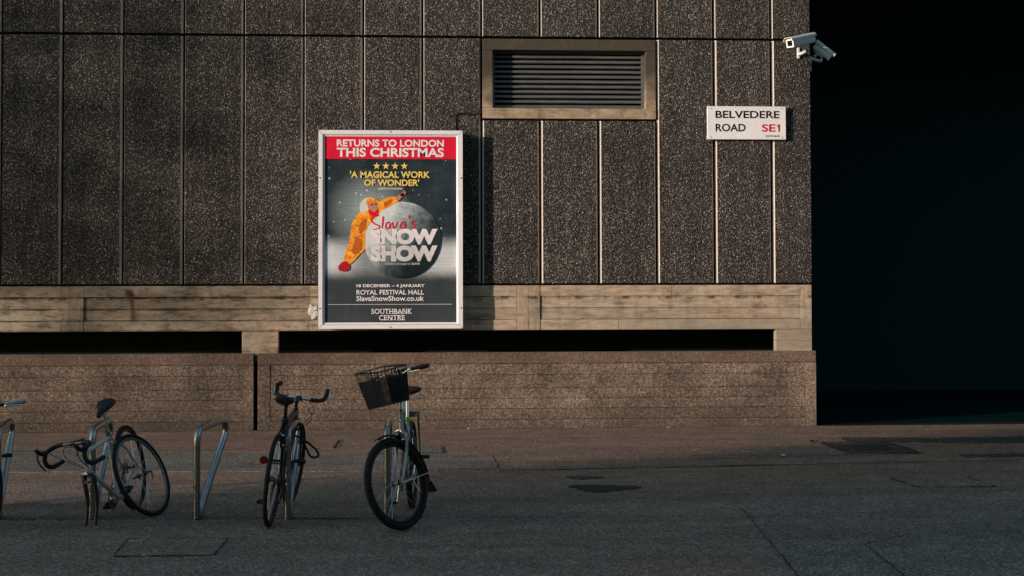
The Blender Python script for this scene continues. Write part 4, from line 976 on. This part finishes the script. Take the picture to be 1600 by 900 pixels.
    if p.get('kick'):
        q = MB(); q.tube([BB + Vector((-.06, .04, -.02)), BB + Vector((-.12, .16, -.262))], [.009, .008], 8); bd(q, 'kickstand', MAT['chrome'])
    if p.get('tag'):
        q = MB(); c_ = BB + (St - BB) * .96; q.cyl(c_, c_ + sax * .035, tr + .004, 12); bd(q, 'green_band', MAT['green'], body, F)
        q = MB(); c_ = BB + (St - BB) * .70; q.cyl(c_, c_ + sax * .085, tr + .0015, 12); bd(q, 'white_band', MAT['white'], body, F)
    if p.get('reflector'):
        q = MB(); c_ = hubr + Vector((-.02, .085, .14)); q.cyl(c_, c_ + Vector((-.022, 0, 0)), .026, 16); RF = bd(q, 'rear_light', MAT['red'])
        q = MB(); q.tube([c_ + Vector((.01, 0, 0)), c_ + Vector((.03, -.05, .0)), c_ + Vector((.04, -.14, .0))], .010, 8); q.tube([c_ + Vector((.03, -.02, -.02)), c_ + Vector((.04, -.14, -.02))], .006, 8); q.cyl(c_ + Vector((-.002, 0, 0)), c_ + Vector((.02, 0, 0)), .029, 16); bd(q, 'light_mount', MAT['tape'], body, RF)
    return T

CAMYAW = R(-90 - 3.63)         # heading straight back along the line of sight, towards the camera
# basket bicycle
bicycle(dict(R=.332, wb=1.06, BB=(.45, 0, .28), seattop=(.285, 0, .72), saddle=(.225, 0, .955), head=70, steer=R(-37), crown=.385, headtop=.56, stemtop=.80, reach=(.055, 0, .01), tt=(.33, 0, .60), twin=(.40, 0, .42),
             paint=MAT['paint_s'], stemmat=MAT['chrome'], bar='city', grip=MAT['grip_b'], sadw=.108, sadmat=MAT['saddle_b'], rimmat=MAT['rim_k'], tw=.0245, guards=True, basket=True, rack=True, kick=True, tag=True, badge=True, tube=.017, crank=R(100), caliper=True),
        (-.075, -6.76, 0), R(-90 - 3.8), R(1.5), 'silver bicycle with a black wire basket and its front wheel turned left')
# black bicycle, seen from behind
bicycle(dict(R=.338, wb=1.0, BB=(.41, 0, .275), seattop=(.265, 0, .76), saddle=(.235, 0, .925), head=72, steer=R(-4), crown=.38, headtop=.50, stemtop=.56, reach=(.10, 0, .02), tt=None,
             paint=MAT['paint_k'], bar='bull', grip=MAT['tape'], rimmat=MAT['rim_k'], reflector=True, derail=True, postbright=False, tube=.025, crank=R(-82), crankmat='steel_d',
             cables=[[(.02, .10, 0), (.10, -.02, -.04), (.08, -.10, -.16), (.0, -.02, -.25)], [(.02, -.06, 0), (.14, -.10, -.10), (.04, -.04, -.22)]]),
        (-1.112, -7.60, 0), R(90 - 3.2), R(5.8), 'black bicycle with bullhorn bars seen from behind, red rear light on its left')
# racing bicycle on its fork tips
bicycle(dict(R=.335, wb=1.0, BB=(.41, 0, .27), seattop=(.27, 0, .74), saddle=(.235, 0, .955), head=72.5, steer=R(-29), crown=.365, headtop=.55, stemtop=.625, reach=(.095, 0, .010), tt=None, bladek=1.35, pitch=math.asin(.31 / 1.0),
             paint=MAT['paint_w'], forkmat=MAT['paint_k'], bar='drop', grip=MAT['tape'], rimmat=MAT['rim_k'], derail=True, nofront=True, tips=True, crank=R(40), forkw=.050),
        (-2.245, -6.66, 0), R(-90 - 7), R(9), 'white racing bicycle standing on its bare fork with drop bars and the front wheel removed')
# partly cut by the left edge
bicycle(dict(R=.335, wb=1.03, BB=(.42, 0, .275), seattop=(.28, 0, .66), saddle=(.24, 0, .84), head=71, steer=R(-18), crown=.38, headtop=.50, stemtop=.565, reach=(.08, 0, .0), tt=None,
             paint=MAT['paint_k'], bar='flat', grip=MAT['grip_w'], rimmat=MAT['rim_k'], tw=.019, crank=R(95)),
        (-3.42, -6.45, 0), R(-90 + 15), R(2), 'black bicycle with a pale grey grip, cut off by the left edge of the picture')
# loose front wheel leaning on the racing bicycle
LW = E('loose_bicycle_wheel', (-2.023, -7.012, 0), label='loose front wheel leaning against the rear wheel of the white racing bicycle', category='wheel')
n_ = Vector((.92, -.36, .43)).normalized(); u_ = (Vector((0, 0, 1)) - n_ * n_.z).normalized(); s_ = n_.cross(u_) * -1
LW.rotation_euler = Matrix((s_, n_, u_)).transposed().to_euler() if Matrix((s_, n_, u_)).determinant() > 0 else Matrix((-s_, n_, u_)).transposed().to_euler()
wheel_parts(LW, (0, 0, .335), .335, lambda v: v, MAT['rim'], .016, rootlevel=True)
q = MB(); q.cyl((0, .05, .335), (0, .085, .335), .007, 8); q.tube(smooth([(0, .08, .335), (.004, .092, .32), (.012, .088, .285), (.014, .085, .27)], 3), .0065, 8, flat=.6)
q.build('quick_release', MAT['dark'], LW)
q = MB(); q.cyl((0, -.085, .335), (0, -.05, .335), .008, 8); q.build('skewer_nut', MAT['dark'], LW)
# cable lock on the stand behind the black bicycle
q = MB(); q.tube(smooth([(-.93, -6.98, .56), (-.90, -6.92, .50), (-.86, -6.93, .43), (-.80, -6.96, .44), (-.83, -6.97, .50), (-.93, -7.0, .58), (-.99, -6.99, .60)], 6, False), .009, 8)
q.build('cable_lock', MAT['dark'], label='black cable lock looped beside the stand of the black bicycle', category='lock')
